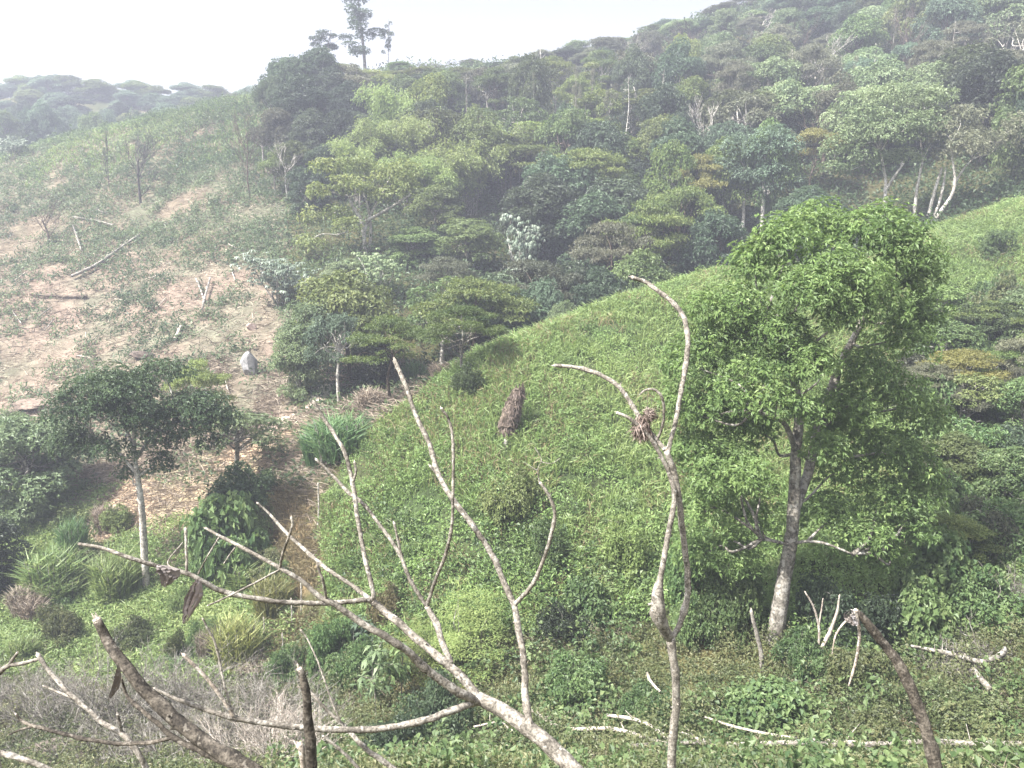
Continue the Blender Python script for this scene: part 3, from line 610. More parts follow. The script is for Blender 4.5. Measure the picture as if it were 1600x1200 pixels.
mb = MB(); p = scatter(130000, -80, -10, 38, 112, rng, ['bare'], lambda x,y,z,u,v,q: rng.random(len(x)) < np.where(q['dry'], .62, .45))
blades(mb, p, nrm(rng.normal(size=(len(p),3))*[1,1,.3]+[0,0,.15]), rng.uniform(.3, 1.1, len(p)), .045, np.clip(.5+lowtint(p, 4, 1.3)+rng.normal(size=len(p))*.2, 0, 1), .15, rng)
stuff('slash_debris', mb, G['straw'], 'dry cut stalks and brown debris strewn on the cleared slope', 'debris')
# undergrowth of the wood
mb = MB(); p = scatter(80000, -75, 110, 30, 165, rng, ['wood'], lambda x,y,z,u,v,q: rng.random(len(x)) < np.clip(90/y-.35, .3, 1))
mounds(mb, p, np.minimum(.7, p[:,1]*.012), (.5+1.5*rng.random(len(p))**2)*np.clip((p[:,1]-30)/30, .25, 1), 9, .12+.003*p[:,1], .55, rng, lowf=lowtint(p, 8, 1.0))
stuff('forest_undergrowth', mb, G['floor'], 'dense green undergrowth between the trees of the ravine and upper slope', 'undergrowth')

# ------------------------------------------------------------------ trees and shrubs seen one by one
TREES = []
def T(name, label, cat, u, vb, vt, w, kind, leaf, bark='grey', y=None, group=None, var=None):
    """vb = pixel row of the visible foot, or None with y given when the foot is hidden"""
    base = pick(u, vb) if y is None else at_uy(u, y)
    o = tree(name, label, cat, base, vt, w, kind, leaf, bark, group, var)
    TREES.append((base[0], base[1], w*(base[1]*CP-base[2]*SP)/F*.5)); return o

# big leafy tree on the spur
px_tree('broadleaf_tree', 'tallest leafy tree at right, rounded bright green crown on a mottled trunk forking in two', 'tree', pick(1207, 1006),
 [[(1207,1006,0,30),(1221,930,0,24),(1233,860,0,21),(1240,800,0,19),(1243,720,.1,17),(1248,650,.2,14),(1240,590,.2,13),(1225,540,.1,9),(1195,500,0,6)],
  [(1241,800,0,15),(1262,740,.5,15),(1276,680,.8,15),(1302,600,1,14),(1318,560,1.1,13),(1343,510,1.2,10),(1362,465,1.2,6)],
  [(1243,705,0,9),(1228,665,-.5,8),(1205,650,-.8,6),(1175,643,-1,4)],
  [(1238,850,0,6),(1262,846,-.4,5),(1292,850,-.8,4),(1332,866,-1,3)],
  [(1236,852,0,6),(1215,847,-.3,5),(1190,842,-.5,4)]],
 [(1345,365,72,45,.6),(1275,365,58,42,1.4),(1400,400,55,45,.2),(1235,395,58,42,-.2),(1180,430,52,42,.6),(1310,425,62,46,-.8),(1380,460,60,44,-.6),(1430,440,40,45,.6),
  (1150,470,45,40,-.3),(1250,470,55,42,-1.1),(1200,520,55,40,-.6),(1320,495,48,36,-1.2),(1140,540,55,42,.3),(1090,575,45,42,.2),(1190,590,50,38,-.6),(1262,560,42,40,-.9),
  (1405,530,48,38,.4),(1350,590,52,40,.3),(1100,640,52,45,0),(1165,670,48,36,.6),(1080,700,42,45,.4),(1130,740,50,42,-.3),(1100,800,50,42,.2),(1175,800,38,34,.8),
  (1130,860,48,38,.3),(1080,880,36,36,.5),(1330,680,55,42,.8),(1385,720,62,46,.8),(1310,740,40,40,.7),(1370,790,58,42,.5),(1430,770,40,46,1),(1300,810,45,34,.3),
  (1390,860,48,36,.3),(1290,640,28,26,.9),(1440,650,38,38,1.2),(1215,625,40,30,-1.0),(1285,575,40,34,-1.3),(1265,640,30,24,-1.2),(1180,740,40,34,-1),(1290,710,36,30,-.9),(1160,620,44,38,-.6),(1120,490,44,36,.2),(1445,500,40,34,.6),(1345,640,40,30,-.4),(1060,640,30,34,.2),(1400,620,44,36,.4),(1350,850,40,30,-.5),(1420,830,40,34,.2)],
 'big', 'grey', 22, .15, asp=.40, seed=4, k=6, fill=.2, sub=3, leaf2='spur')
px_tree('umbrella_tree', 'dark green tree with a wide flat crown on a pale leaning trunk at lower left', 'tree', pick(229, 923),
 [[(229,923,0,12),(226,870,0,11),(222,800,0,10),(217,760,0,9),(211,720,0,7),(205,690,0,5),(190,655,.1,4),(178,625,.2,3)],
  [(211,725,0,6),(208,650,-.3,5),(206,610,-.3,3)],[(211,720,0,6),(232,690,.3,4),(262,665,.5,3),(285,640,.5,3)],[(214,740,0,5),(180,705,.4,4),(150,690,.5,3)]],
 [(200,592,60,34,0),(230,670,44,34,-.5),(120,690,40,34,.2),(340,650,46,34,.3),(270,690,34,26,.4),(180,700,34,26,-.4),(250,640,50,30,-.8),(160,650,50,34,-.6),(310,640,46,32,-.2),(110,640,40,34,0),(255,590,50,22,.3),(150,610,45,24,.2),(290,625,45,26,.5),(220,615,60,24,-.8),(130,645,40,28,-.3),(170,640,40,24,.6),(300,665,34,28,.2),(110,680,30,26,.3),
  (245,650,40,18,.8),(160,690,26,20,0),(330,690,20,20,.5),(262,725,26,20,.4),(205,742,26,16,.5),(180,600,40,20,.9)],
 'umb', 'pale', 30, .13, asp=.5, seed=8, k=6, fill=.25)
# spreading yellow-green tree below the dark wood
px_tree('spreading_tree', 'spreading yellow green tree with white forked limbs below the dark wood', 'tree', at_uy(572, 67),
 [[(572,400,0,7),(566,350,0,6),(552,325,0,5),(545,305,0,4)],[(568,365,0,5),(582,330,.5,4),(600,300,.6,3)],[(572,345,0,5),(600,330,-.6,4),(640,305,-.8,3)],[(577,395,.3,5),(579,350,.3,4),(572,310,.3,3)]],
 [(520,262,34,18,0),(565,262,40,18,1),(610,268,38,18,0),(505,300,26,16,-.5),(640,290,28,18,-.5),(560,290,40,14,-1.5),(600,305,26,12,-1),(520,335,28,16,-1),(488,345,24,20,0),(545,355,26,16,-2),(480,380,28,18,-1)],
 'yel', 'pale', 12, .26, asp=.5, seed=5, k=4)
# domed trees at right with pale curving trunks
px_tree('domed_tree', 'broad domed olive green tree on several pale stems at upper right', 'tree', at_uy(1380, 64),
 [[(1380,330,0,6),(1384,290,0,5),(1380,260,0,4),(1375,235,0,3)],[(1382,300,0,5),(1398,275,-.5,4),(1412,255,-.5,3)],[(1428,345,0,6),(1432,300,0,5),(1442,250,0,3)]],
 [(1400,150,45,18,0),(1450,155,36,20,.5),(1350,175,38,20,.3),(1420,185,50,22,-1.5),(1340,210,36,24,0),(1390,215,45,24,-1.5),(1315,235,28,20,.5),(1460,200,30,26,0),(1350,250,38,20,-.5),(1405,250,34,16,.5),(1310,265,22,14,0)],
 'pale', 'pale', 12, .24, asp=.5, seed=9, k=4)
px_tree('curved_trunk_tree', 'tree with bent white trunks and a thin olive crown at upper right edge', 'tree', pick(1448, 356),
 [[(1448,356,0,6),(1470,330,0,6),(1487,305,0,5),(1492,280,0,5),(1487,240,0,3),(1485,220,0,2)],[(1490,290,0,4),(1505,265,.5,3),(1520,248,.5,2)],[(1455,350,.5,5),(1468,315,.7,4),(1474,290,.8,4),(1478,262,.8,2)],[(1449,345,1,6),(1460,300,1,5),(1472,262,1,4)]],
 [(1500,185,34,20,0),(1470,205,28,20,.5),(1530,205,32,22,.5),(1510,225,34,18,-1),(1560,225,30,22,1),(1580,200,26,20,1),(1480,240,22,14,.5)],
 'haze', 'pale', 12, .22, asp=.5, seed=10, k=4)
px_tree('slender_tree', 'left of two blue green slender trees with straight pale stems above the spur', 'tree', pick(1160, 372),
 [[(1160,374,0,6),(1162,330,0,5),(1163,290,0,4),(1158,265,0,3)]],
 [(1150,225,28,18,0),(1175,250,30,18,0),(1135,260,26,16,0),(1160,280,30,14,-.5),(1125,285,18,12,0)], 'blue', 'pale', 14, .24, asp=.5, seed=12, k=4)
px_tree('slender_tree', 'right of two blue green slender trees, taller, its pale stem standing above the spur', 'tree', pick(1191, 374),
 [[(1190,376,0,7),(1192,330,0,6),(1193,290,0,4),(1195,250,0,3)],[(1193,300,0,4),(1205,285,0,3)]],
 [(1205,208,28,16,0),(1225,230,26,18,0),(1195,235,28,16,-.4),(1220,262,30,18,0),(1240,285,18,14,0),(1195,270,24,14,.4),(1208,292,18,8,0)], 'blue', 'pale', 14, .24, asp=.5, seed=13, k=4)

# left edge, low
T('leafy_tree', 'bushy green tree at the left edge, behind the umbrella crowned tree', 'tree', 45, 812, 640, 190, 'dense', 'pale')
T('leafy_tree', 'dark leafy shrub tree cut by the left frame edge at mid height', 'tree', -15, 930, 800, 130, 'dense', 'dark')
T('leafy_tree', 'pale leafy crown rising over the left edge bushes under the bare bank', 'tree', 20, 760, 632, 100, 'thin', 'pale')
T('shrub', 'low dark green shrub left of the dense round bush, beside the stream bed', 'shrub', 395, 790, 712, 120, 'bush', 'umb')
T('leafy_tree', 'thin grey green tree leaning right of the umbrella crowned tree', 'tree', 375, 760, 628, 150, 'thin', 'pale')
T('leafy_tree', 'yellow green low tree peeping over the umbrella crown on its right', 'tree', 320, 700, 555, 100, 'tier', 'yel')
T('round_bush', 'dense dark green round bush with large leaves beside the rusty gully', 'bush', 358, 893, 762, 120, 'bigleaf', 'vine')
T('round_bush', 'lower left flank of the dense dark bush, glossy leaves', 'bush', 330, 885, 800, 70, 'bigleaf', 'dark')
T('cane_clump', 'large dark green cane grass clump at the foot of the spur by the gully', 'cane', 530, 712, 632, 90, 'cane', 'cane')
T('cane_clump', 'smaller cane grass clump touching the left side of the large one', 'cane', 500, 722, 650, 60, 'cane', 'cane')
T('cane_clump', 'upright green grass clump growing at left on the meadow', 'cane', 185, 935, 845, 70, 'cane', 'meadow')
T('cane_clump', 'light green grass clump just left of the pale leaning trunk', 'cane', 85, 925, 840, 90, 'cane', 'meadow')
T('cane_clump', 'green grass clump with a dark bare foot on the meadow edge', 'cane', 118, 880, 790, 45, 'cane', 'cane')
T('cane_clump', 'yellowish cane clump below the hanging dry leaf', 'cane', 372, 1042, 945, 75, 'cane', 'ycane')
T('cane_clump', 'yellow green cane blades beside the rusty gully, above the yellowish clump', 'cane', 425, 965, 885, 60, 'cane', 'ycane')
T('cane_clump', 'blue green cane tuft under the layered trees at the top of the gully', 'cane', 648, 600, 556, 40, 'cane', 'cane')
T('cane_clump', 'pale dry cane tuft where the spur meets the layered trees', 'cane', 685, 592, 560, 30, 'cane', 'straw')
T('cane_clump', 'straw coloured cane tuft behind the large cane grass clump', 'cane', 580, 640, 600, 50, 'cane', 'straw')
# layered trees along the ravine
T('layered_tree', 'dark green layered tree at the head of the gully behind the cane', 'tree', 612, 625, 487, 150, 'tier', 'tier', 'brown', var=0)
T('layered_tree', 'flat topped layered tree with a pale leaning stem against the spur edge', 'tree', 722, 588, 470, 140, 'tier', 'tier', 'grey', var=1)
T('layered_tree', 'broad yellow tinged layered tree at the centre above the spur crest', 'tree', 745, 0, 425, 210, 'tier', 'tier', 'brown', y=48, var=2)
T('layered_tree', 'wide brownish layered tree behind the middle of the ravine', 'tree', 830, 0, 400, 190, 'tier', 'haze', 'brown', y=53, var=0)
T('layered_tree', 'layered tree with dark underside left of the slender pair', 'tree', 1010, 0, 305, 170, 'tier', 'tier', 'brown', y=62, var=1)
T('layered_tree', 'green layered tree just over the spur crest, left of the big tree', 'tree', 1060, 0, 285, 160, 'tier', 'tier', 'brown', y=66, var=2)
T('layered_tree', 'low layered tree directly behind the spur crest in the middle', 'tree', 950, 0, 340, 160, 'tier', 'haze', 'brown', y=58, var=0)
T('layered_tree', 'golden layered tree whose flat top points left of the slender pair', 'tree', 1085, 0, 235, 110, 'tier', 'gold', 'brown', y=72, var=1)
T('layered_tree', 'golden layered tree between the slender pair and the domed tree', 'tree', 1270, 0, 195, 110, 'tier', 'gold', 'brown', y=74, var=2)
T('layered_tree', 'highest of the layered trees, dark, in the middle of the wood', 'tree', 880, 0, 175, 190, 'tier', 'tier', 'brown', y=88, var=1)
T('layered_tree', 'layered tree of the dark wood left of the highest one', 'tree', 800, 0, 205, 170, 'tier', 'tier', 'brown', y=82, var=0)
T('layered_tree', 'layered tree low in the dark wood, lit on its upper layers', 'tree', 920, 0, 225, 170, 'tier', 'tier', 'brown', y=76, var=2)
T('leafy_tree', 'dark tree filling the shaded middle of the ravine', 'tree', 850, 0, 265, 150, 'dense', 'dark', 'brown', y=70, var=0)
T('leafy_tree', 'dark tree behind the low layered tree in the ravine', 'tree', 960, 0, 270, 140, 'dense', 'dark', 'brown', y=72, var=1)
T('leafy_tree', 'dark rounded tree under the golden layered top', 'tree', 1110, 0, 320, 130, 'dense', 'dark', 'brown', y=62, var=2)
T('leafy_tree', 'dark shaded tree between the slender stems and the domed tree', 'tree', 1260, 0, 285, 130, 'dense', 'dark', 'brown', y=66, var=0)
T('leafy_tree', 'pale leaved round tree beside the spur crest in the ravine', 'tree', 848, 0, 425, 80, 'dense', 'blue', y=50, var=1)
T('leafy_tree', 'small round pale tree nearest the spur crest', 'tree', 880, 0, 462, 55, 'dense', 'pale', y=47, var=2)
T('leafy_tree', 'dark green tree just behind the spur crest, right of the small pale one', 'tree', 935, 0, 410, 110, 'dense', 'dark', y=52, var=0)
T('leafy_tree', 'dark green tree behind the spur crest beside the big tree', 'tree', 1010, 0, 390, 100, 'dense', 'mid', y=55, var=1)
T('shrub', 'small white flowering shrub at the spur edge under the layered trees', 'shrub', 762, 548, 520, 34, 'bigleaf', 'silver')
T('leafy_tree', 'dark dense tree left below the layered tree at the head of the gully', 'tree', 590, 0, 520, 90, 'dense', 'dark', y=48)
# silver leaved trees
T('silver_tree', 'silvery white leaved tree at the foot of the cleared slope', 'tree', 440, 0, 385, 120, 'silver', 'silver', 'pale', y=58, var=0)
T('silver_tree', 'small silver tree shining at the edge of the dark ravine', 'tree', 812, 0, 330, 80, 'silver', 'silver', 'pale', y=66, var=1)
T('silver_tree', 'pale silver tree among the green ones below the spreading tree', 'tree', 590, 0, 385, 90, 'silver', 'pale', 'pale', y=58, var=2)
T('silver_tree', 'silver tree on the far left end of the grassy crest', 'tree', 22, 248, 208, 50, 'silver', 'silver', 'pale', var=0)
T('leafy_tree', 'open grey green tree over the stream bed, left one of two', 'tree', 492, 0, 455, 120, 'thin', 'pale', 'pale', y=47, var=0)
T('leafy_tree', 'open grey green tree over the stream bed, right one of two', 'tree', 530, 0, 475, 100, 'thin', 'blue', 'pale', y=44, var=1)
T('leafy_tree', 'yellow green bush between the silver tree and the open grey green trees', 'tree', 470, 0, 500, 90, 'dense', 'pale', 'grey', y=46, var=2)
T('leafy_tree', 'pale green rounded tree under the spreading tree', 'tree', 545, 0, 400, 90, 'round', 'pale', 'pale', y=60, var=1)
T('leafy_tree', 'light green tree right of the spreading tree', 'tree', 680, 0, 285, 90, 'round', 'mid', y=72, var=2)
T('leafy_tree', 'green tree below the right limb of the spreading tree', 'tree', 650, 0, 350, 100, 'dense', 'mid', y=66, var=0)
T('leafy_tree', 'mid green tree filling the ravine left of the silver tree', 'tree', 730, 0, 335, 110, 'dense', 'mid', y=66, var=1)
T('leafy_tree', 'brown green tree above the layered trees in the middle', 'tree', 700, 0, 395, 110, 'tier', 'haze', y=56, var=1)
# bamboo
for k, (u, vt, w, y, leaf, l) in enumerate([(618,120,88,86,'bamboo','tallest bamboo clump, left of the middle of the wood'),(590,175,99,83,'bamboo','yellowish bamboo clump left of the tallest one'),
    (655,165,99,82,'bamboo','bamboo clump right of the tallest one'),(560,205,88,77,'bamboo','bright bamboo clump drooping over the spreading tree'),(715,165,99,83,'bamboo','hazy bamboo clump in the middle of the wood'),
    (735,205,110,78,'bamboo','wide pale bamboo clump hanging over the dark ravine'),(690,235,88,75,'bamboo','lowest bamboo clump, lit yellow green'),(785,180,88,83,'bamboo','rightmost bamboo clump beside the layered trees'),(640,225,88,76,'bamboo','low bamboo clump right above the spreading tree')]):
    T('bamboo_clump', l, 'bamboo', u, 0, vt, w, 'bamboo', leaf, 'grey', y=y, var=k % 3)
# dark wood on the ridge and its tall thin trees
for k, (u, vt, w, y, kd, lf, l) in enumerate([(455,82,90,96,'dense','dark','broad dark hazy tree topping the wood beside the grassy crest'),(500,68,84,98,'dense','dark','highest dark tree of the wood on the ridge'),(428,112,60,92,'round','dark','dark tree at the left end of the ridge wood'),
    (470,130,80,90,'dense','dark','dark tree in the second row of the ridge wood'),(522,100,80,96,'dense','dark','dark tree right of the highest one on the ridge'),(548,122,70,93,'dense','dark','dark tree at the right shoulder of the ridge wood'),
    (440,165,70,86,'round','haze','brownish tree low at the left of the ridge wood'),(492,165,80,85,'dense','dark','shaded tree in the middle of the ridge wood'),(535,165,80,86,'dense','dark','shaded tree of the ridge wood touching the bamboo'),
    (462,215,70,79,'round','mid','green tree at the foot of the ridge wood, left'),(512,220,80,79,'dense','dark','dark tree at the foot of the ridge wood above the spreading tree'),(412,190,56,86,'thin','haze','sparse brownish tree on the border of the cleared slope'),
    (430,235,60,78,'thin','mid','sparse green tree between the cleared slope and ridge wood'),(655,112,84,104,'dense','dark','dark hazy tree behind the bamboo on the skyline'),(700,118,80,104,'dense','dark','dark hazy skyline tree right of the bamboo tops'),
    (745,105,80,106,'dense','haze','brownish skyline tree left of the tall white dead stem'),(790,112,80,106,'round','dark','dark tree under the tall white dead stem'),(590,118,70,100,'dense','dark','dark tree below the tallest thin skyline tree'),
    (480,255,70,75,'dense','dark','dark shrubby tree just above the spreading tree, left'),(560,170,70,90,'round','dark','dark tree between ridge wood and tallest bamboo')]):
    T('ridge_tree', l, 'tree', u, 0, vt, w, kd, lf, 'grey', y=y, group='trees of the dark wood on the ridge')
T('gaunt_tree', 'tallest thin tree on the skyline, its tufted top reaching the upper frame edge', 'tree', 571, 0, -30, 95, 'gaunt', 'dark', 'grey', y=124, var=0)
T('gaunt_tree', 'narrow thin tree standing alone on the skyline right of the tallest', 'tree', 607, 0, 28, 22, 'gaunt', 'dark', 'grey', y=127, var=1)
T('gaunt_tree', 'tufted thin tree on the skyline left of the tallest', 'tree', 522, 0, 44, 55, 'gaunt', 'dark', 'grey', y=119, var=2)
T('dead_tree', 'tall white dead stem standing against the hill below the skyline', 'dead tree', 846, 0, 72, 18, 'snag', 'dark', 'pale', y=118, var=0)
T('dead_tree', 'short white dead stem on the skyline right of the taller one', 'dead tree', 891, 0, 58, 14, 'snag', 'dark', 'pale', y=133, var=1)
T('dead_tree', 'white dead stem in the slope wood near the right frame edge', 'dead tree', 1586, 75, 15, 14, 'snag', 'dark', 'pale', var=2)
T('dead_tree', 'straight dead stem with a broken top amid the upper right wood', 'dead tree', 1235, 0, 75, 18, 'snag', 'dark', 'pale', y=102, var=0)
T('dead_tree', 'forked bare tree with white limbs in the upper right wood', 'dead tree', 1320, 0, 85, 110, 'bare', 'dark', 'grey', y=98, var=0)
T('dead_tree', 'bare white tree in front of the dark wood beside the grassy crest', 'dead tree', 450, 312, 215, 60, 'bare', 'dark', 'pale', var=1)
T('dead_tree', 'scorched thin tree in the middle of the cleared slope', 'dead tree', 220, 318, 195, 70, 'bare', 'dark', 'burnt', var=2)
T('dead_tree', 'scorched thin tree low on the left of the cleared slope', 'dead tree', 76, 382, 298, 60, 'bare', 'dark', 'brown', var=0)
T('dead_tree', 'thin scorched pole tree left of the middle one', 'dead tree', 171, 298, 200, 24, 'bare', 'dark', 'burnt', var=1)
T('dead_tree', 'tall scorched tree near the dark wood on the cleared slope', 'dead tree', 391, 310, 165, 44, 'bare', 'dark', 'brown', var=1)
T('dead_tree', 'black stump pole on the grassy crest', 'dead tree', 388, 182, 165, 8, 'snag', 'dark', 'burnt', var=1)
# right side shrubs and vines below and beside the big tree
for (nm, l, u, vb, vt, w, kd, lf) in [
 ('vine_shrub','vine covered shrub at the right edge, highest of those right of the big tree',1540,560,470,130,'tier','tier'),
 ('vine_shrub','golden topped layered shrub right of the big tree crown',1500,650,540,150,'tier','gold'),
 ('vine_shrub','layered shrub with bare white limbs at the right frame edge',1590,640,520,130,'tier','haze'),
 ('vine_shrub','brownish layered shrub right of the big tree',1450,660,560,120,'tier','haze'),
 ('vine_shrub','dark vine mound under the golden topped shrub',1500,740,650,150,'bush','vine'),
 ('vine_shrub','dark hollow shrub at the right frame edge below the layered shrubs',1580,760,660,130,'bush','dark'),
 ('vine_shrub','green vine mound right of the big tree foot',1480,860,760,150,'bush','vine'),
 ('vine_shrub','vine mound at the right edge, mid height',1570,860,770,140,'bush','vine'),
 ('vine_shrub','large leaved climber heap beside the big tree, right',1460,940,820,120,'bigleaf','vine'),
 ('vine_shrub','large leaved climber heap low at right',1440,1000,900,110,'bigleaf','vine'),
 ('vine_shrub','dark vine heap behind the bent dark stump',1390,1005,920,110,'bush','dark'),
 ('vine_shrub','vine heap at right edge above the fallen branches',1560,980,880,140,'bush','vine'),
 ('vine_shrub','dark bush immediately right of the big tree foot',1290,1000,900,110,'bush','dark'),
 ('vine_shrub','dark vine bank left of the big tree foot',1140,985,880,110,'bush','vine'),
 ('vine_shrub','vine draped heap left of the broken stub',1090,1000,915,90,'bush','vine'),
 ('vine_shrub','vine shrub under the lower left crown of the big tree',1080,930,820,100,'bush','vine'),
 ('vine_shrub','green shrub below the big tree, between its trunk and the bare saplings',1250,1050,980,90,'bush','vine'),
 ('vine_shrub','shrub in front of the bare saplings',1340,1080,1010,110,'bush','low'),
 ('vine_shrub','light green shrub in the foreground below the big tree',1200,1130,1060,120,'bigleaf','vine'),
 ('vine_shrub','green shrub left of the upright forked branch near the bottom',900,1090,1020,110,'bush','vine'),
 ('vine_shrub','dark green shrub behind the main fork of the cut tree',880,1000,940,80,'bush','dark'),
 ('vine_shrub','green shrub at the bottom centre right of the cut trunk',1010,1130,1070,90,'bush','vine'),
 ('vine_shrub','bush at the bottom right of the valley',1520,1150,1090,130,'bush','low'),
 ('vine_shrub','bush in the bottom right beside the bent dark stump',1380,1170,1110,110,'bush','low'),
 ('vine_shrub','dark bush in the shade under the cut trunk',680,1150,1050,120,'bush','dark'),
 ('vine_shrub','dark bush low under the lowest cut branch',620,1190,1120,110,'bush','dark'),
 ('vine_shrub','leafy bush between the lower branches of the cut tree',560,1060,985,90,'bush','vine'),
 ('vine_shrub','green bush at the foot of the spur beside the gully stakes',520,1040,960,80,'bush','vine'),
 ('vine_shrub','green bush right of the rusty gully bottom',455,1060,1000,70,'bush','vine'),
 ('vine_shrub','isolated dark bush on the green spur, casting a shadow',795,800,722,95,'bush','mid'),
 ('vine_shrub','dark leafy mound under the isolated bush on the spur',850,880,810,80,'bush','vine'),
 ('vine_shrub','small dark bush high on the left side of the spur',735,612,560,60,'bush','mid'),
 ('vine_shrub','leafy mound on the right part of the spur near the forked branch',970,880,800,90,'bush','spur'),
 ('vine_shrub','low mound of large leaves on the spur above the main fork',910,960,900,80,'bigleaf','vine'),
 ('vine_shrub','blue green shrub on the grassy slope beyond the big tree',1560,400,355,60,'bush','vine'),
 ('vine_shrub','shrub at the right edge on the slope beyond the big tree',1500,470,420,70,'bush','spur')]:
    T(nm, l, 'shrub', u, vb, vt, w, kd, lf, 'pale' if kd == 'tier' else 'grey')
T('feathery_bush', 'light green feathery bush behind the cut tree limbs', 'bush', 735, 1025, 905, 160, 'weed', 'yel')
T('feathery_bush', 'smaller feathery bush below the left of the light green one', 'bush', 655, 1050, 960, 100, 'weed', 'tier')
T('rusty_bush', 'rusty orange leaved bush behind the upper fork of the cut tree', 'bush', 602, 965, 905, 55, 'bush', 'rust')
T('sapling', 'sapling with long hanging leaves below the crossing branches', 'sapling', 588, 1122, 1010, 80, 'sapling', 'pale')
T('sapling', 'sapling with long drooping leaves right of the first one', 'sapling', 628, 1100, 1000, 70, 'sapling', 'mid')
T('sapling', 'young plant with long leaves near the orange bush', 'sapling', 560, 1010, 965, 60, 'sapling', 'blue')
T('yellow_sapling', 'tiny yellow leaved sapling on the spur crest', 'sapling', 958, 462, 432, 26, 'sapling', 'gold')

_r = random.Random(9)
for k in range(34):
    u = _r.uniform(1425, 1640); v = _r.uniform(500, 900); w_ = _r.uniform(70, 130)
    if u < 1500 and v < 560: u += 90
    kd, lf, l = _r.choice([('tier','tier','yellow green layered'),('bush','vine','dense green'),('tier','haze','brownish layered'),('bush','mid','dark green'),('bigleaf','vine','large leaved'),('bush','low','light green'),('bush','haze','brownish')])
    T('slope_shrub', l+' shrub right of the big tree, '+('near its crown' if v < 640 else 'level with its fork' if v < 770 else 'level with its foot')+(', outermost' if u > 1560 else ''), 'shrub', u, v, v-_r.uniform(60, 105), w_, kd, lf, 'pale', group='shrubs on the slope right of the big tree')
_r = random.Random(21)
for k in range(30):
    u = _r.uniform(-20, 440); v = _r.uniform(790, 1050)
    if abs(u-229) < 25 and v > 850: continue
    kd, lf, l = _r.choice([('bush','mid','green'),('bush','low','brownish green'),('bush','meadow','light green'),('cane','meadow','tufted'),('bush','vine','leafy'),('cane','straw','dry')])
    w_ = _r.uniform(34, 80)
    T('meadow_shrub', 'small '+l+' '+('shrub' if kd == 'bush' else 'grass clump')+' '+('under the bare bank' if v < 850 else 'around the leaning trunk foot' if v < 940 else 'behind the lopped branches')+(', near the left edge' if u < 110 else ', near the gully' if u > 330 else ''), 'shrub' if kd == 'bush' else 'grass clump', u, v, v-_r.uniform(24, 55), w_, kd, lf, 'grey', group='small plants on the lower left flat')
_r = random.Random(33)
for k, (u, v, h_, w_, kd, lf, l) in enumerate([(1470,600,110,120,'dense','vine','bushy green tree tucked against the right side of the big crown'),(1540,560,95,110,'round','mid','rounded green tree on the right slope below the grass patch'),(1600,540,100,110,'dense','pale','pale green tree at the right edge below the grass patch'),
    (1510,680,110,120,'thin','mid','open green tree in the tangle right of the big tree'),(1590,700,120,120,'dense','vine','dense green tree at the right edge, level with the fork of the big tree'),(1455,520,80,100,'round','spur','yellow green low tree peeking out right of the big crown'),
    (1560,640,100,130,'tier','tier','wide layered tree with pale limbs on the right slope'),(1490,770,100,120,'dense','mid','leafy mass right of the big trunk at half height'),(1570,800,110,120,'round','vine','leafy tree low on the right edge'),(1625,620,120,120,'dense','mid','tree cut by the right frame edge, mid height')]):
    T('slope_tree', l, 'tree', u, v, v-h_, w_, kd, lf, 'pale')
# far line of trees on the left skyline
_r = random.Random(3)
for k in range(46):
    u = -30+k*10.8+_r.uniform(-4, 4); y = 168+_r.uniform(-9, 14)
    T('far_tree', 'small hazy blue green tree in the far treeline on the left skyline', 'tree', u, 0, 150+_r.uniform(-22, 16)+abs(u-230)*.02, _r.uniform(34, 60), 'dense', _r.choice(['dark','mid','blue']), y=y, group='far treeline on the left skyline')
for k in range(26):
    u = -25+k*13+_r.uniform(-5, 5); y = 140+_r.uniform(-12, 12)
    T('far_tree', 'hazy tree in the dip between the grassy crest and the far treeline', 'tree', u, 0, 158+_r.uniform(-8, 18), _r.uniform(36, 64), _r.choice(['dense','dense','round']), _r.choice(['dark','mid','blue']), y=y, group='trees in the dip behind the grassy crest')

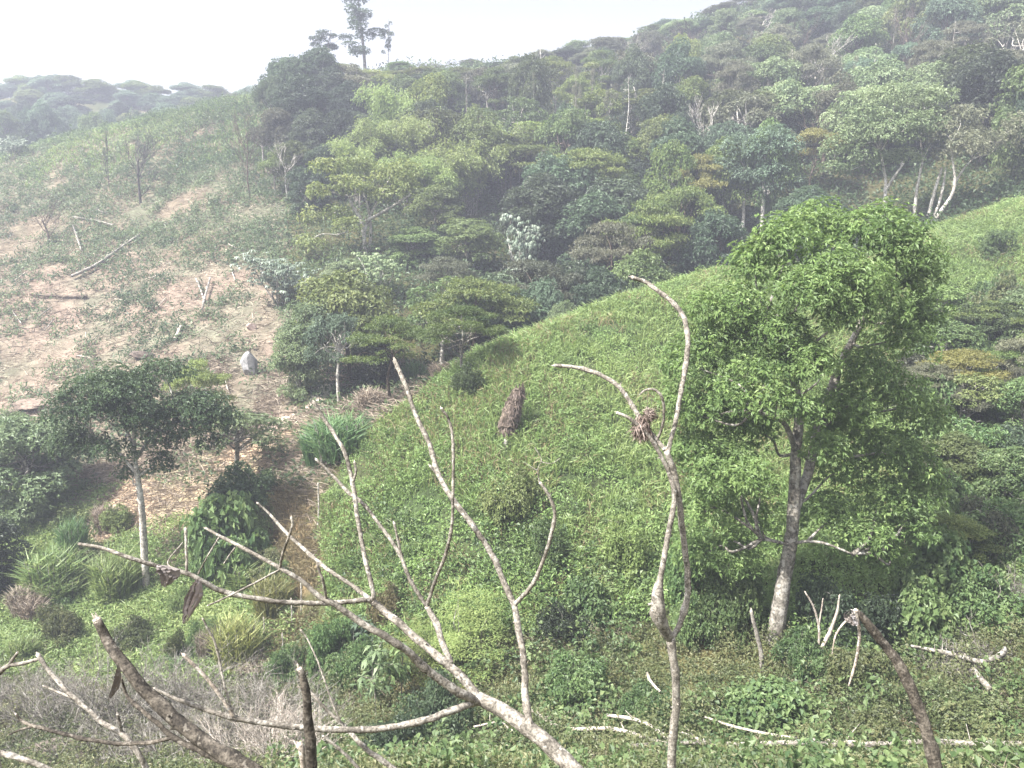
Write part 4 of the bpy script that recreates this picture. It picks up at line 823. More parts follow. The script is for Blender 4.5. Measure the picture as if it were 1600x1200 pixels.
# the wood on the hillside, tree by tree
_n = 0
KEEP = [(470,665,235,400,67),(1105,1255,195,375,70),(1290,1600,130,345,64),(770,860,325,400,66),(570,800,130,300,76),(965,1130,235,335,66),(690,790,170,300,80),(1380,1560,180,350,56)]
def skyline(u): return np.interp(u, [420,500,540,600,650,750,850,950,1050,1200,1300], [112,84,108,118,106,108,88,66,48,8,-60])
for y0 in np.concatenate([np.arange(50, 84, 4.6), np.arange(85, 152, 5.6)]):
    x = -60.
    while x < 100:
        x += _r.uniform(2.9, 5.4)*(1 if y0 < 84 else 1.2); px, py = x, y0+_r.uniform(-2.2, 2.2)
        z = float(H(px, py)); u, v, c = [float(s) for s in proj(px, py, z)]
        if u > 1660 or v > 640: continue
        lim = np.interp(v, [60, 130, 260, 400, 640], [430, 425, 470, 500, 560])
        if u < lim or (u < 640 and py > 124): continue
        qq = zones(np.array([px]), np.array([py]), np.array([z]))[0]
        if not qq['wood'][0] or (u > 1250 and v > 300) or (u > 1440 and v > 240 and _r.random() < .6): continue
        if (535 < u < 800 and 62 < py < 80 and _r.random() < .6) or (u < 620 and 76 < py < 96 and _r.random() < .5): continue
        if any((px-a)**2+(py-b_)**2 < (.36*c_)**2+.8 for a, b_, c_ in TREES): continue
        if py > 108 and u > 640:
            kd, lf = _r.choice([('thin','haze'),('dense','haze'),('round','mid'),('bare','haze'),('tier','haze'),('round','pale'),('dense','dark'),('round','blue')]); hh = _r.uniform(3.6, 8.0); ww = _r.uniform(4, 7); row = 'under the skyline'; g = 'trees under the right skyline'
        elif u > 1080 and py > 76:
            kd, lf = _r.choice([('round','pale'),('dense','mid'),('tier','haze'),('round','mid'),('thin','haze'),('bare','haze'),('round','pale'),('dense','blue')]); hh = _r.uniform(5.5, 9.5); ww = _r.uniform(5, 8); row = 'in the open upper wood'; g = 'trees of the open wood at upper right'
        elif py > 92:
            kd, lf = _r.choice([('dense','dark'),('round','mid'),('tier','tier'),('thin','haze'),('gaunt','mid'),('round','yel')]); hh = _r.uniform(7, 11); ww = _r.uniform(4.5, 7.5); row = 'in the upper wood'; g = 'trees of the upper wood'
        else:
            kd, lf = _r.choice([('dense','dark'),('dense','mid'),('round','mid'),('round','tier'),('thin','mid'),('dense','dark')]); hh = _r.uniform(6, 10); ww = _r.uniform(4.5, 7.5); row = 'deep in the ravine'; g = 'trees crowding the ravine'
        tone = {'haze':'brownish','mid':'green','pale':'pale green','dark':'dark','blue':'blue green','tier':'yellow green','yel':'yellow green'}[lf]
        shape = {'thin':'sparse','dense':'bushy','round':'rounded','bare':'leafless','tier':'flat topped','gaunt':'tall thin'}[kd]
        where = next(s for lim_, s in ((520,'left, beside the grassy crest'),(600,'above the spreading tree'),(690,'near the tallest bamboo'),(780,'just right of the bamboo'),(870,'below the tall white dead stem'),(960,'above the highest layered tree'),(1050,'left of the golden layered tree'),(1150,'above the golden layered tree'),(1240,'above the slender pair'),(1330,'left of the domed tree'),(1440,'above the domed tree'),(1530,'above the bent white trunks'),(9999,'at the right frame edge')) if u < lim_)
        l = (tone+' '+shape+' tree ' if kd != 'bare' else 'leafless grey tree ')+row+', '+where+', '+('higher up' if v < {'under the skyline': 100, 'in the open upper wood': 170, 'in the upper wood': 200}.get(row, 330) else 'lower down')
        vt = max(float(proj(px, py, z+hh)[1]), float(skyline(u))-_r.random()**3*24)
        if vt > v-14: continue
        hw = ww*F/c*.5
        if any(u+hw*.8 > k0 and u-hw*.8 < k1 and vt < k3-6 and v > k2 and py < k4 for k0, k1, k2, k3, k4 in KEEP): continue
        if len(l.split()) > 16: l = l.rsplit(',', 1)[0]
        tree('hillside_tree', l, 'tree', (px, py, z), vt, ww*F/c, kd, lf, _r.choice(['grey','brown','pale']), g); _n += 1
for k in range(22):
    u = _r.uniform(640, 1590); v = _r.uniform(*((110, 320) if u < 1200 else (60, 230))); y_ = float(np.interp(v, [60, 150, 230, 320], [112, 98, 86, 76]))
    b0 = at_uy(u, y_); vt = float(proj(b0[0], b0[1], b0[2]+_r.uniform(6, 11))[1])
    if vt < float(skyline(u))-10: continue
    lx = 'thin pale dead tree in the wood, '+('above the ravine' if u < 900 else 'left of the slender pair' if u < 1130 else 'between slender pair and domed tree' if u < 1330 else 'above the domed tree')+(', high up' if v < 170 else '')
    lx = ' '.join(lx.split()[:16]).rstrip(','); tree('dead_tree', lx, 'dead tree', b0, vt, _r.uniform(10, 22), _r.choice(['snag', 'snag', 'gaunt']), 'haze', _r.choice(['pale', 'grey', 'grey']), 'pale dead stems in the wood')
print('wood trees', _n)

# ------------------------------------------------------------------ cut trees, stumps, logs in front
frng = np.random.default_rng(77)
def bough(parent, root, pts, name='branch', bark='cut', seg=9, down=None, stub=False, lump=.25, label=None):
    """pts = [(u, v, distance y, width px)]; world = real positions along the bough"""
    W = np.array([P(u, v, y) for u, v, y, w in pts]); r = np.array([w*.40*(q[1]*CP-q[2]*SP)/F for (u, v, y, w), q in zip(pts, W)])
    c9 = catmull(W, 9); r9 = np.interp(np.linspace(0, len(r)-1, len(c9)), np.arange(len(r)), r)
    s9 = np.r_[0, np.cumsum(np.linalg.norm(np.diff(c9, axis=0), axis=1))]; n = int(np.clip(s9[-1]/(r9.mean()*1.1), 6, 140))
    st = np.linspace(0, s9[-1], n); cc = np.stack([np.interp(st, s9, c9[:,k]) for k in range(3)], 1); rr = np.interp(st, s9, r9)
    kn = frng.normal(size=(n,3)); kn = (kn+np.roll(kn, 1, 0)+np.roll(kn, 2, 0)+np.roll(kn, -1, 0))/4*rr[:,None]*.16; kn[0] = 0; cc = cc+kn
    wv = frng.normal(size=n); wv = (wv+np.roll(wv, 1)+np.roll(wv, -1))/3; rr = rr*(1+.07*wv)
    for i in range(3, n-3):
        if frng.random() < .05: rr[i] *= 1.13; rr[i-1] *= 1.06; rr[i+1] *= 1.06
    mb = MB(); tube(mb, cc-np.asarray(root), rr, seg, .5, rough=.025, rng=frng)
    # torn pale end: a few splinters and a sawn face
    e = cc[-1]-np.asarray(root); d = nrm(cc[-1]-cc[-2]); eb = MB(); tube(eb, [e-d*rr[-1]*.5, e+d*rr[-1]*.28], [rr[-1]*1.02, rr[-1]*.9], seg, .9)
    for k in range(5):
        s = e+nrm(frng.normal(size=3))*rr[-1]*.5; tube(eb, [s-d*rr[-1]*.4, s+d*rr[-1]*frng.uniform(.7, 2.0)], [rr[-1]*.35, rr[-1]*.08], 4, .9)
    # short twig stubs
    for k in range(int(n/16)):
        i = frng.integers(3, n-1); dd = nrm(frng.normal(size=3)+d*.5); l = rr[i]*frng.uniform(1.3, 2.4)
        tube(mb, [cc[i]-np.asarray(root), cc[i]-np.asarray(root)+dd*l], [rr[i]*.32, rr[i]*.2], 5, .7)
    o = link(name, mb.mesh(name, True), parent, B[bark]); 
    if label: o['label'] = label
    if parent is not None: link('broken_end', eb.mesh('broken_end', True), o, B['palecut'])
    return o
def foot(u, v, y):
    """continue a bough that leaves the frame down to the ground"""
    p = P(u, v, y); z = float(H(p[0], p[1])); return np.array([p[0], p[1], z]), p

def cut_tree(name, label, cat, root_uy, trunk, boughs, bark='cut'):
    p = P(*root_uy); g = np.array([p[0], p[1], float(H(p[0], p[1]))])
    o = empty(name, tuple(g), label, cat)
    bough(o, g, trunk, 'trunk', bark, 12); 
    mb = MB(); w = trunk[0][3]*.39*(p[1]*CP-p[2]*SP)/F
    mb2 = catmull([g-[0,0,.35]-g, (g*.5+p*.5)-g+[.03,.02,0], p-g], 6); tube(mb, mb2, [w*1.35, w*1.1, w*1.02], 12, .5, rng=frng, rough=.05)
    link('trunk_base', mb.mesh('trunk_base', True), o, B[bark])
    for b_ in boughs:
        opt = {}
        if isinstance(b_, tuple): b_, opt = b_
        bough(o, g, b_, 'branch', opt.get('bark', bark), 9, label=opt.get('label'))
    return o, g
A, gA = cut_tree('cut_tree', 'wide spreading lopped tree in the foreground, bare branches fanning left and up', 'cut tree', (905, 1212, 4.7),
 [(905,1212,4.7,36),(868,1172,4.8,34),(829,1138,4.9,32),(790,1113,5.0,27),(748,1092,5.1,24)],
 [[(748,1092,5.1,19),(725,1062,5.15,18),(696,1037,5.2,17),(658,1004,5.3,16),(625,975,5.4,15),(600,955,5.5,14),(580,938,5.5,13)],
  [(580,938,5.5,10),(583,925,5.5,9),(569,867,5.6,9),(558,804,5.7,8.5),(551,755,5.8,8.5),(537,704,5.9,8),(510,660,6.0,7.5),(490,628,6.0,7)],
  [(551,755,5.8,6),(556,738,5.8,5),(554,722,5.8,5)],
  [(580,938,5.5,9),(546,912,5.6,8),(508,887,5.7,8),(475,858,5.8,7),(447,832,5.9,7),(420,802,6.0,5),(402,786,6.0,4)],
  [(582,938,5.5,11),(560,938,5.45,10),(521,942,5.4,10),(458,942,5.3,10),(396,935,5.2,10),(346,923,5.15,10),(312,906,5.1,9.5),(292,896,5.1,9),(246,885,5.05,8),(200,871,5.0,8),(158,856,5.0,7),(125,850,5.0,6)],
  [(292,896,5.1,6),(291,860,5.15,5),(290,826,5.2,6)],
  [(288,893,5.1,3),(262,880,5.2,2.5),(285,848,5.3,2)],
  [(748,1096,5.1,18),(727,1087,5.0,17),(700,1071,4.95,17),(662,1042,4.9,16),(638,1019,4.85,15),(604,996,4.8,14),(562,971,4.8,13),(525,946,4.8,12),(500,933,4.8,11),(471,908,4.8,9),(442,890,4.8,8.5),(408,871,4.85,7.5),(375,854,4.9,7),(342,837,4.95,6),(321,825,5.0,5)],
  [(437,886,4.8,6),(443,862,4.75,5.5),(450,842,4.7,5.5),(457,820,4.7,5),(455,808,4.7,5)],
  [(510,935,4.8,6),(505,908,4.75,5.5),(500,895,4.75,5.5),(496,883,4.75,5)],
  [(437,890,4.8,4),(390,915,4.7,4),(350,935,4.65,3.5),(325,946,4.6,3)],
  [(343,838,4.95,3),(325,868,4.9,3),(310,896,4.9,3)],
  [(368,855,4.9,3),(358,868,4.9,2.5),(350,880,4.85,2)],
  [(740,1098,5.1,15),(730,1101,5.0,14),(700,1112,4.9,14),(646,1130,4.8,13),(583,1140,4.7,12.5),(521,1140,4.65,12),(458,1135,4.6,11.5),(400,1128,4.55,11),(355,1119,4.5,10.5),(312,1106,4.5,9),(275,1092,4.5,7),(240,1076,4.5,6)],
  [(366,1120,4.5,5),(354,1083,4.55,5),(337,1008,4.6,4.5),(326,985,4.6,4),(317,967,4.6,4)],
  ([(364,1118,4.5,7),(352,1098,4.5,7),(329,1067,4.5,7),(308,1044,4.5,7),(287,1023,4.5,7)], dict(bark='palecut', label='pale peeled branch stub')),
  [(704,1036,5.2,13),(690,1000,5.3,12),(680,970,5.4,12),(667,948,5.45,11)],
  [(667,948,5.45,8),(642,908,5.5,7.5),(625,867,5.6,7.5),(600,829,5.7,7),(567,787,5.8,7),(542,767,5.9,7),(520,743,6,6),(494,718,6,6)],
  [(629,875,5.6,5),(622,845,5.6,5),(616,817,5.6,5)],
  [(667,948,5.45,8),(681,905,5.4,7),(696,867,5.35,7),(706,821,5.3,6.5),(708,762,5.3,6),(708,700,5.35,6),(703,660,5.4,5.5),(690,638,5.4,5)],
  [(829,1136,4.9,15),(821,1087,5.0,14),(819,1033,5.1,13.5),(810,983,5.2,13),(803,946,5.25,12.5),(787,908,5.3,11.5),(771,871,5.35,11.5),(740,823,5.4,11),(704,775,5.5,11),(683,737,5.6,10),(672,695,5.7,9.5),(650,650,5.8,9),(635,605,5.9,8.5),(617,563,6.0,8)],
  [(803,946,5.25,9),(829,917,5.2,8),(848,879,5.15,8),(862,833,5.1,7.5),(867,800,5.1,7),(858,775,5.1,6.5),(844,754,5.1,6)],
  [(844,756,5.1,2.5),(840,735,5.1,2.2),(846,718,5.1,2),(836,700,5.1,1.6)],
  [(842,737,5.1,1.8),(828,728,5.1,1.3),(818,722,5.1,1)],[(846,722,5.1,1.6),(862,724,5.1,1.2),(875,716,5.1,.9)],
  [(686,745,5.6,6),(676,733,5.6,5),(672,728,5.6,5)]])
# dry leaves caught on the cut tree
def rag(name, label, cat, pts, w, y, leafn, n=5, t=.4):
    """a withered leaf hanging from a branch: a folded strip along the given pixel line"""
    W = np.array([P(u, v, y) for u, v in pts]); o = W[0].copy(); mb = MB(); r = np.random.default_rng(len(pts)*7+int(w))
    cc = catmull(W-o, 5); m = len(cc); s = w*.5*y/F
    for k in range(n):
        a = (k/(n-1)-.5)*2 if n > 1 else 0
        off = np.array([a*s, r.normal()*s*.3, 0]); prof = np.sin(np.linspace(.25, math.pi-.1, m))[:, None]
        l = cc+off*prof+r.normal(size=(m,3))*s*.08; q = l+np.array([s/n*1.3, s*.25, 0])*2*prof
        v = np.concatenate([l, q]); i = np.arange(m-1); mb.add(v, np.c_[i, i+m, i+m+1, i+1], np.clip(t+r.normal()*.2, 0, 1))
    e = link(name, mb.mesh(name), None, G['dryleaf']); e.location = tuple(o); tag(e, label, cat); return e
G['fibre'] = leafmat('rotten fibres', (.06,.045,.035), (.16,.125,.105), (.30,.25,.22), trans=.05, rough=.9)
G['dryleaf'] = leafmat('withered leaf', (.10,.085,.075), (.24,.21,.20), (.45,.42,.42), trans=.1, rough=.7)
rag('dry_leaf', 'grey curled dead leaf caught on the long left branch of the cut tree', 'dead leaf', [(246,884),(258,892),(262,905),(256,918)], 26, 4.95, 'straw', 6)
rag('dry_leaf', 'long withered striped leaf hanging below the left branch of the cut tree', 'dead leaf', [(308,905),(303,925),(294,950),(286,975)], 22, 5.0, 'straw', 6, .35)

Bt, gB = cut_tree('forked_tree', 'upright slender lopped tree right of centre, trunk forking round a swollen burl', 'cut tree', (1048, 1215, 8.3),
 [(1048,1215,8.3,18),(1052,1150,8.3,17),(1056,1095,8.3,16.5),(1054,1040,8.3,16),(1047,998,8.3,18)],
 [[(1047,1000,8.3,12),(1060,980,8.35,12),(1073,941,8.4,12),(1075,900,8.4,12),(1069,850,8.4,12),(1062,787,8.4,12),(1056,750,8.4,13),(1048,722,8.4,12),(1041,705,8.4,12)],
  [(1047,1000,8.3,16),(1036,980,8.25,24),(1028,955,8.2,30),(1027,930,8.2,24),(1032,905,8.2,13),(1036,880,8.2,11),(1042,845,8.25,11),(1050,805,8.3,11),(1054,775,8.35,11),(1048,745,8.4,10),(1036,718,8.4,9),(1020,690,8.4,9),(1000,668,8.4,8),(982,653,8.4,7),(964,645,8.4,6)],
  [(1043,708,8.4,9),(1056,656,8.5,9),(1066,600,8.6,9),(1074,550,8.7,10),(1073,515,8.8,10),(1062,485,8.9,9.5),(1035,460,9,9),(1010,442,9.1,8.5),(988,433,9.1,8)],
  [(1038,703,8.4,9),(1018,678,8.5,9),(1000,655,8.6,9),(985,628,8.7,9),(962,600,8.8,9),(932,583,8.9,9),(898,574,9,8),(866,571,9,6.5)],
  [(1026,690,8.45,6),(1035,665,8.4,5.5),(1038,640,8.35,5.5),(1034,620,8.3,5.5),(1022,609,8.3,5),(1010,609,8.3,4.5),(1000,616,8.3,3.5)],
  [(1011,610,8.3,1),(1012,640,8.3,.8)],[(1017,609,8.3,1),(1018,632,8.3,.8)]])
# shaggy nest of dead plant matter where its upper branches cross
mb = MB(); r_ = np.random.default_rng(5); c0 = P(1003, 662, 8.45); n = 900
d = dirs(n, r_); p = d*np.array([.09,.075,.12])*r_.uniform(.5, 1.1, (n,1)); p[:,2] -= .02
leaves(mb, p, nrm(r_.normal(size=(n,3))*[.6,.6,.4]+[0,0,-1]), d, r_.uniform(.04, .12, n), .014, np.clip(.45+r_.normal(size=n)*.25, 0, 1), .3)
d = dirs(500, r_); leaves(mb, np.array([.075,0,.10])+d*.055*r_.uniform(.6, 1.1, (500,1)), nrm(r_.normal(size=(500,3))), d, .06, .01, np.clip(.4+r_.normal(size=500)*.25, 0, 1), .3)
o = link('dead_bromeliad', mb.mesh('dead_bromeliad'), None, G['fibre']); o.location = tuple(c0); tag(o, 'shaggy brown clump of withered leaves lodged in the upright forked tree', 'dead plant')

Ct, gC = cut_tree('bent_stump', 'dark mossy stem bending over at lower right, its tip broken', 'cut tree', (1478, 1250, 6.2),
 [(1478,1250,6.2,27),(1462,1200,6.2,25),(1448,1145,6.25,24),(1428,1085,6.3,22),(1400,1032,6.35,20),(1370,992,6.4,18),(1348,965,6.4,14),(1336,955,6.4,12)], [], 'darkcut')
for l, pts in (('pale strip of bark hanging straight down from the bent dark stem', [(1337,957,6.38,7),(1343,990,6.38,6),(1338,1030,6.38,6),(1326,1072,6.38,3)]),
               ('thin curved strip hanging from the bent dark stem, left of the wider one', [(1335,957,6.38,5),(1322,970,6.36,4),(1306,992,6.35,3.5),(1300,1022,6.35,2)])):
    k = P(pts[0][0], pts[0][1], pts[0][2]); o = bough(None, k, pts, 'hanging_strip', 'palecut', 6); o.location = tuple(k); tag(o, l, 'bark strip')
rag('dry_leaf', 'crumpled grey scrap wrapped at the broken tip of the bent dark stem', 'dead leaf', [(1330,952),(1326,962),(1332,974),(1338,978)], 16, 6.33, 'straw', 5, .6)

D, gD = cut_tree('leaning_stump', 'thick dark knotted branch rising to the left at the bottom left', 'cut tree', (420, 1222, 3.9),
 [(420,1222,3.9,30),(385,1198,3.9,30),(350,1176,3.95,29),(317,1157,4.0,28),(284,1132,4.05,27),(252,1104,4.1,26),(219,1071,4.15,25),(193,1038,4.2,23),(176,1015,4.25,21),(164,993,4.3,19),(151,968,4.3,17)],
 [[(350,1190,3.95,14),(306,1170,4.0,12),(271,1152,4.05,11),(241,1126,4.1,9),(213,1102,4.15,8),(197,1085,4.2,6),(190,1060,4.2,4)],
  [(271,1152,4.05,8),(245,1158,4.05,8),(219,1161,4.1,8),(186,1162,4.1,8),(131,1154,4.15,8),(87,1143,4.2,8),(52,1134,4.25,7),(35,1127,4.3,6),(25,1116,4.3,4)],
  [(52,1135,4.25,4),(32,1140,4.25,4),(14,1148,4.25,3)]], 'darkcut')
rag('dry_leaf', 'dark rag of dead leaf dangling under the thick knotted branch', 'dead leaf', [(184,1040),(182,1060),(176,1080),(169,1095)], 9, 4.1, 'straw', 3, .0)
cut_tree('upright_stump', 'short dark upright stump with a splintered pale top, bottom left of centre', 'cut tree', (488, 1225, 4.3),
 [(488,1225,4.3,22),(487,1190,4.3,21),(484,1150,4.3,20),(480,1105,4.3,18),(475,1070,4.3,16),(468,1045,4.3,13)], [], 'darkcut')
cut_tree('pale_stub', 'whitish peeled stub behind the dark upright stump', 'cut tree', (474, 1230, 5.3), [(474,1230,5.3,13),(474,1195,5.3,12),(472,1172,5.3,12),(467,1164,5.3,13)], [], 'palecut')
cut_tree('grey_branch', 'straight grey brown branch with a white cut end at lower left', 'cut tree', (238, 1220, 4.8),
 [(238,1220,4.8,12),(215,1175,4.8,11),(190,1146,4.85,10),(164,1132,4.9,9),(142,1113,4.95,9),(109,1084,5.0,8.5),(77,1049,5.1,8),(59,1023,5.15,8)],
 [[(114,1091,5.0,5),(90,1081,5.1,4.5),(68,1072,5.15,4)],[(190,1148,4.85,6),(187,1130,4.85,6),(184,1116,4.85,5)]])
cut_tree('corner_branch', 'forked branch end poking in at the left frame edge near the bottom', 'cut tree', (-30, 1080, 4.6),
 [(-30,1080,4.6,12),(0,1050,4.6,11),(14,1040,4.6,9),(34,1037,4.6,8),(56,1031,4.6,7)], [[(12,1041,4.6,7),(20,1030,4.6,6),(27,1020,4.6,5)]])
cut_tree('corner_branch', 'brown branch lying across the bottom left corner', 'cut tree', (110, 1222, 4.0),
 [(110,1222,4.0,12),(75,1202,4.0,11),(44,1189,4.0,11),(0,1176,4.0,11),(-40,1166,4.0,10)], [])
cut_tree('slanting_branch', 'pinkish brown branch slanting up from the bottom behind the dark upright stump', 'cut tree', (650, 1228, 5.6),
 [(650,1228,5.6,12),(600,1190,5.6,11),(570,1168,5.6,10),(545,1142,5.65,8),(520,1118,5.7,7),(500,1098,5.7,6),(482,1078,5.75,5)],
 [[(534,1132,5.65,4),(520,1100,5.7,3.6),(506,1060,5.8,3.5),(495,1030,5.9,3.3),(480,998,6,3),(470,985,6,4)]])
cut_tree('slanting_branch', 'thin pale branch just right of the dark upright stump at the bottom', 'cut tree', (580, 1228, 5.0),
 [(580,1228,5.0,9),(552,1192,5.0,7),(528,1168,5.0,6),(505,1150,5.0,4)], [])

def lying(name, label, cat, pts, bark='palecut', h=.08, seg=8, group=None):
    """a stem lying on the ground through the ground points under the given pixels"""
    W = []; r = []
    for u, v, w in pts:
        p = pick(u, v); rr = w*(.5 if v > 700 else .36)*(p[1]*CP-p[2]*SP)/F; W.append(p+[0,0,h+rr]); r.append(rr)
    W = np.array(W); cc = catmull(W, 5); cc[:,2] = np.maximum(cc[:,2], H(cc[:,0], cc[:,1])+h*.7); mb = MB(); o0 = W[len(W)//2]-[0,0,h]
    tube(mb, cc-o0, np.interp(np.linspace(0, len(r)-1, len(cc)), np.arange(len(r)), r), seg, .5, rng=frng, rough=.08)
    for k in range(len(cc)//6):
        i = frng.integers(1, len(cc)-1); tube(mb, [cc[i]-o0, cc[i]-o0+dirs(1, frng, .4)[0]*frng.uniform(.2, .6)], [r[0]*.4, r[0]*.15], 4, .5)
    o = link(name, mb.mesh(name, True), None, B[bark]); o.location = tuple(o0); tag(o, label, cat, group); return o
lying('fallen_log', 'longest pale fallen pole lying along the bottom edge at right', 'log', [(985,1197,6),(1080,1192,7),(1150,1195,7),(1230,1192,8),(1300,1197,8),(1380,1195,7),(1450,1192,9),(1530,1196,9),(1620,1196,9)], 'cut', h=.45)
lying('fallen_log', 'pale fallen branch left of the upright forked tree near the bottom', 'log', [(830,1133,7),(880,1160,6),(960,1163,6),(1045,1190,7)], h=.35)
lying('fallen_log', 'thin pale branch ending at the foot of the upright forked tree', 'log', [(948,1145,5),(1000,1155,6),(1045,1185,7)], h=.45)
lying('fallen_log', 'thin pale branch lying right of the upright forked tree', 'log', [(1060,1165,4),(1095,1180,5),(1170,1192,6)], h=.35)
lying('fallen_log', 'slim white branch in the undergrowth at bottom right of the forked tree', 'log', [(1100,1150,3),(1150,1165,4),(1230,1182,4),(1340,1190,4)], h=.45)
lying('fallen_log', 'crooked white stick on the undergrowth beside the forked tree', 'log', [(1010,1080,4),(1016,1095,5),(1030,1110,4)], h=.5)
lying('fallen_log', 'pale zigzag stick low beside the cut trunk', 'log', [(740,1163,3),(780,1155,3),(800,1168,3),(832,1175,3)], h=.45)
lying('fallen_log', 'thick grey fallen limb with an upturned end at the right', 'log', [(1420,1040,4),(1480,1052,7),(1530,1065,8),(1558,1056,9),(1566,1046,8)], 'grey', h=.5)
lying('fallen_log', 'short pale sawn log end at lower right', 'log', [(1518,1074,9),(1530,1090,9),(1542,1104,9)], 'cut', h=.4)
lying('fallen_log', 'pale log end slanting beside the thick grey fallen limb', 'log', [(1482,1036,4),(1500,1048,6),(1520,1062,6)], 'cut', h=.45)
lying('fallen_log', 'long dark trunk lying up the cleared slope', 'log', [(112,440,7),(150,422,7),(185,398,6),(222,372,5)], 'grey', h=.25)
lying('fallen_log', 'dark log lying level across the bare soil at left', 'log', [(48,465,5),(90,467,5),(136,469,6)], 'brown', h=.12)
lying('fallen_log', 'left pole of a pale crossed pair on the bare slope', 'log', [(306,440,4),(314,458,4),(320,478,4)], 'grey', h=.2)
lying('fallen_log', 'right pole of a pale crossed pair on the bare slope', 'log', [(329,442,4),(322,468,5),(316,492,4)], 'grey', h=.3)
lying('fallen_log', 'short thick pale log on the bare slope below the crossed pair', 'log', [(274,536,7),(279,526,7),(283,516,7)], h=.15)
lying('fallen_log', 'branching fallen pole beside the long dark trunk, above it', 'log', [(115,345,3),(150,352,4),(178,360,4)], 'grey', h=.25)
lying('fallen_log', 'pale upslope stick left of the long dark trunk', 'log', [(114,358,3),(122,380,4),(128,400,3)], 'grey', h=.25)
for k, (u, v, du, dv) in enumerate([(200,380,-30,22),(170,400,-14,20),(60,500,20,-16),(20,490,14,20),(300,560,-16,26),(350,590,8,30),(230,440,20,-8),(70,520,16,-20),(120,560,25,4),(40,430,-20,14),(180,470,24,6),(260,470,-16,14),(150,330,20,8),(350,380,20,12),(360,420,8,22)]):
    lying('slash_pole', 'thin cut pole strewn on the cleared left slope', 'pole', [(u,v,2.2),(u+du*.5,v+dv*.5+1,2.6),(u+du,v+dv,2)], frng.choice(['palecut','grey']), h=.15, seg=5, group='thin poles strewn on the cleared slope')

# standing bits among the undergrowth
def standing(name, label, cat, base, lines, bark, dy=0, group=None):
    b = pick(*base) if not isinstance(base, np.ndarray) else base; o = empty(name, tuple(b), label, cat, group)
    for i, ln in enumerate(lines):
        pts = [(u, v, b[1]+dy, w) for u, v, w in ln]
        if i == 0:
            W = P(pts[0][0], pts[0][1], b[1]+dy)
        bough(o, b, pts, 'trunk' if i == 0 else 'branch', bark, 7)
    return o
standing('broken_stub', 'broken dead stub with an orange top, left of the big tree foot', 'stump', (1190,1050), [[(1190,1058,9),(1189,1020,9),(1181,985,9),(1174,955,6)]], 'cut')
standing('bare_sapling', 'pale bare sapling forking upward right of the big tree', 'sapling', (1272,1036), [[(1272,1042,9),(1285,1010,8),(1298,985,7),(1308,955,5),(1312,930,3)],[(1277,1020,5),(1280,985,5),(1272,950,4),(1258,925,3)],[(1280,975,3),(1284,950,3),(1286,935,2)]], 'palecut')
standing('bare_sapling', 'short dead stub standing at the left edge of the meadow', 'stump', (5,830), [[(5,838,9),(4,800,8),(8,778,7),(14,775,4)]], 'pale')
standing('meadow_stub', 'grey upright stub in the meadow at lower left', 'stump', (78,985), [[(78,990,7),(80,970,6),(86,955,5)]], 'grey')
for k, (u, vb, vt) in enumerate([(497,820,755),(455,985,935),(441,1030,990),(470,960,905),(412,1000,965)]):
    standing('stake', 'thin weathered stake standing in the rusty gully', 'stake', (u, vb), [[(u,vb+4,3.2),(u+1,(vb+vt)/2,3.2),(u,vt,2.8)]], 'pale', group='stakes standing in the gully')

# rocks and earth
def rock(name, label, cat, uv, w, h, cols, seed, tilt=0, depth=.7, rough=.28, sink=.25):
    b = pick(*uv); s = (b[1]*CP-b[2]*SP)/F; W = w*s; Hh = h*s; bm_ = bpy.data.meshes.new(name); import bmesh
    bm = bmesh.new(); bmesh.ops.create_icosphere(bm, subdivisions=4, radius=1); r = np.random.default_rng(seed); pl = nrm(r.normal(size=(16,3))); dd = r.uniform(.62, .95, 16)
    for v in bm.verts:
        c = np.array(v.co); 
        for q, k in zip(pl, dd):
            e = c@q-k
            if e > 0: c = c-q*e
        c = c*(1+rough*.35*(float(fbm(np.array([c[0]*2+seed]), np.array([c[1]*2+c[2]*3]), 3)[0])-.5))
        v.co = Vector((c[0]*W*.55+c[2]*tilt*Hh*.4, c[1]*W*.5*depth, c[2]*Hh*.55+Hh*(.5-sink*.5)))
    bm.to_mesh(bm_); bm.free(); m_, t_, b_ = mat(name+' surface'); n_ = t_.nodes.new('ShaderNodeTexNoise'); n_.inputs['Scale'].default_value = 3.5; n_.inputs['Detail'].default_value = 8; n_.inputs['Roughness'].default_value = .7
    tc_ = t_.nodes.new('ShaderNodeTexCoord'); t_.links.new(tc_.outputs['Object'], n_.inputs['Vector']); rp = ramp(t_, [(.35, cols[0]), (.65, cols[1])]); t_.links.new(n_.outputs[0], rp.inputs[0]); t_.links.new(rp.outputs[0], b_.inputs['Base Color']); b_.inputs['Roughness'].default_value = .9
    u_ = t_.nodes.new('ShaderNodeBump'); u_.inputs['Strength'].default_value = .8; u_.inputs['Distance'].default_value = .06; t_.links.new(n_.outputs[0], u_.inputs['Height']); t_.links.new(u_.outputs[0], b_.inputs['Normal'])
    bm_.materials.append(m_); o = bpy.data.objects.new(name, bm_); COL.objects.link(o); o.location = tuple(b); tag(o, label, cat); return o
rock('boulder', 'grey white boulder at the foot of the bare slope above the stream bed', 'rock', (390,586), 30, 44, ((.12,.12,.12),(.29,.285,.28)), 3)
rock('boulder', 'small reddish rock low on the bare slope', 'rock', (393,516), 15, 13, ((.18,.13,.11),(.34,.26,.22)), 4)
b = pick(800, 676); s_ = (b[1]*CP-b[2]*SP)/F; r_ = np.random.default_rng(12)
o = empty('rotten_stump', tuple(b), 'tall brown rotten stump with hanging fibres standing alone on the green spur', 'stump')
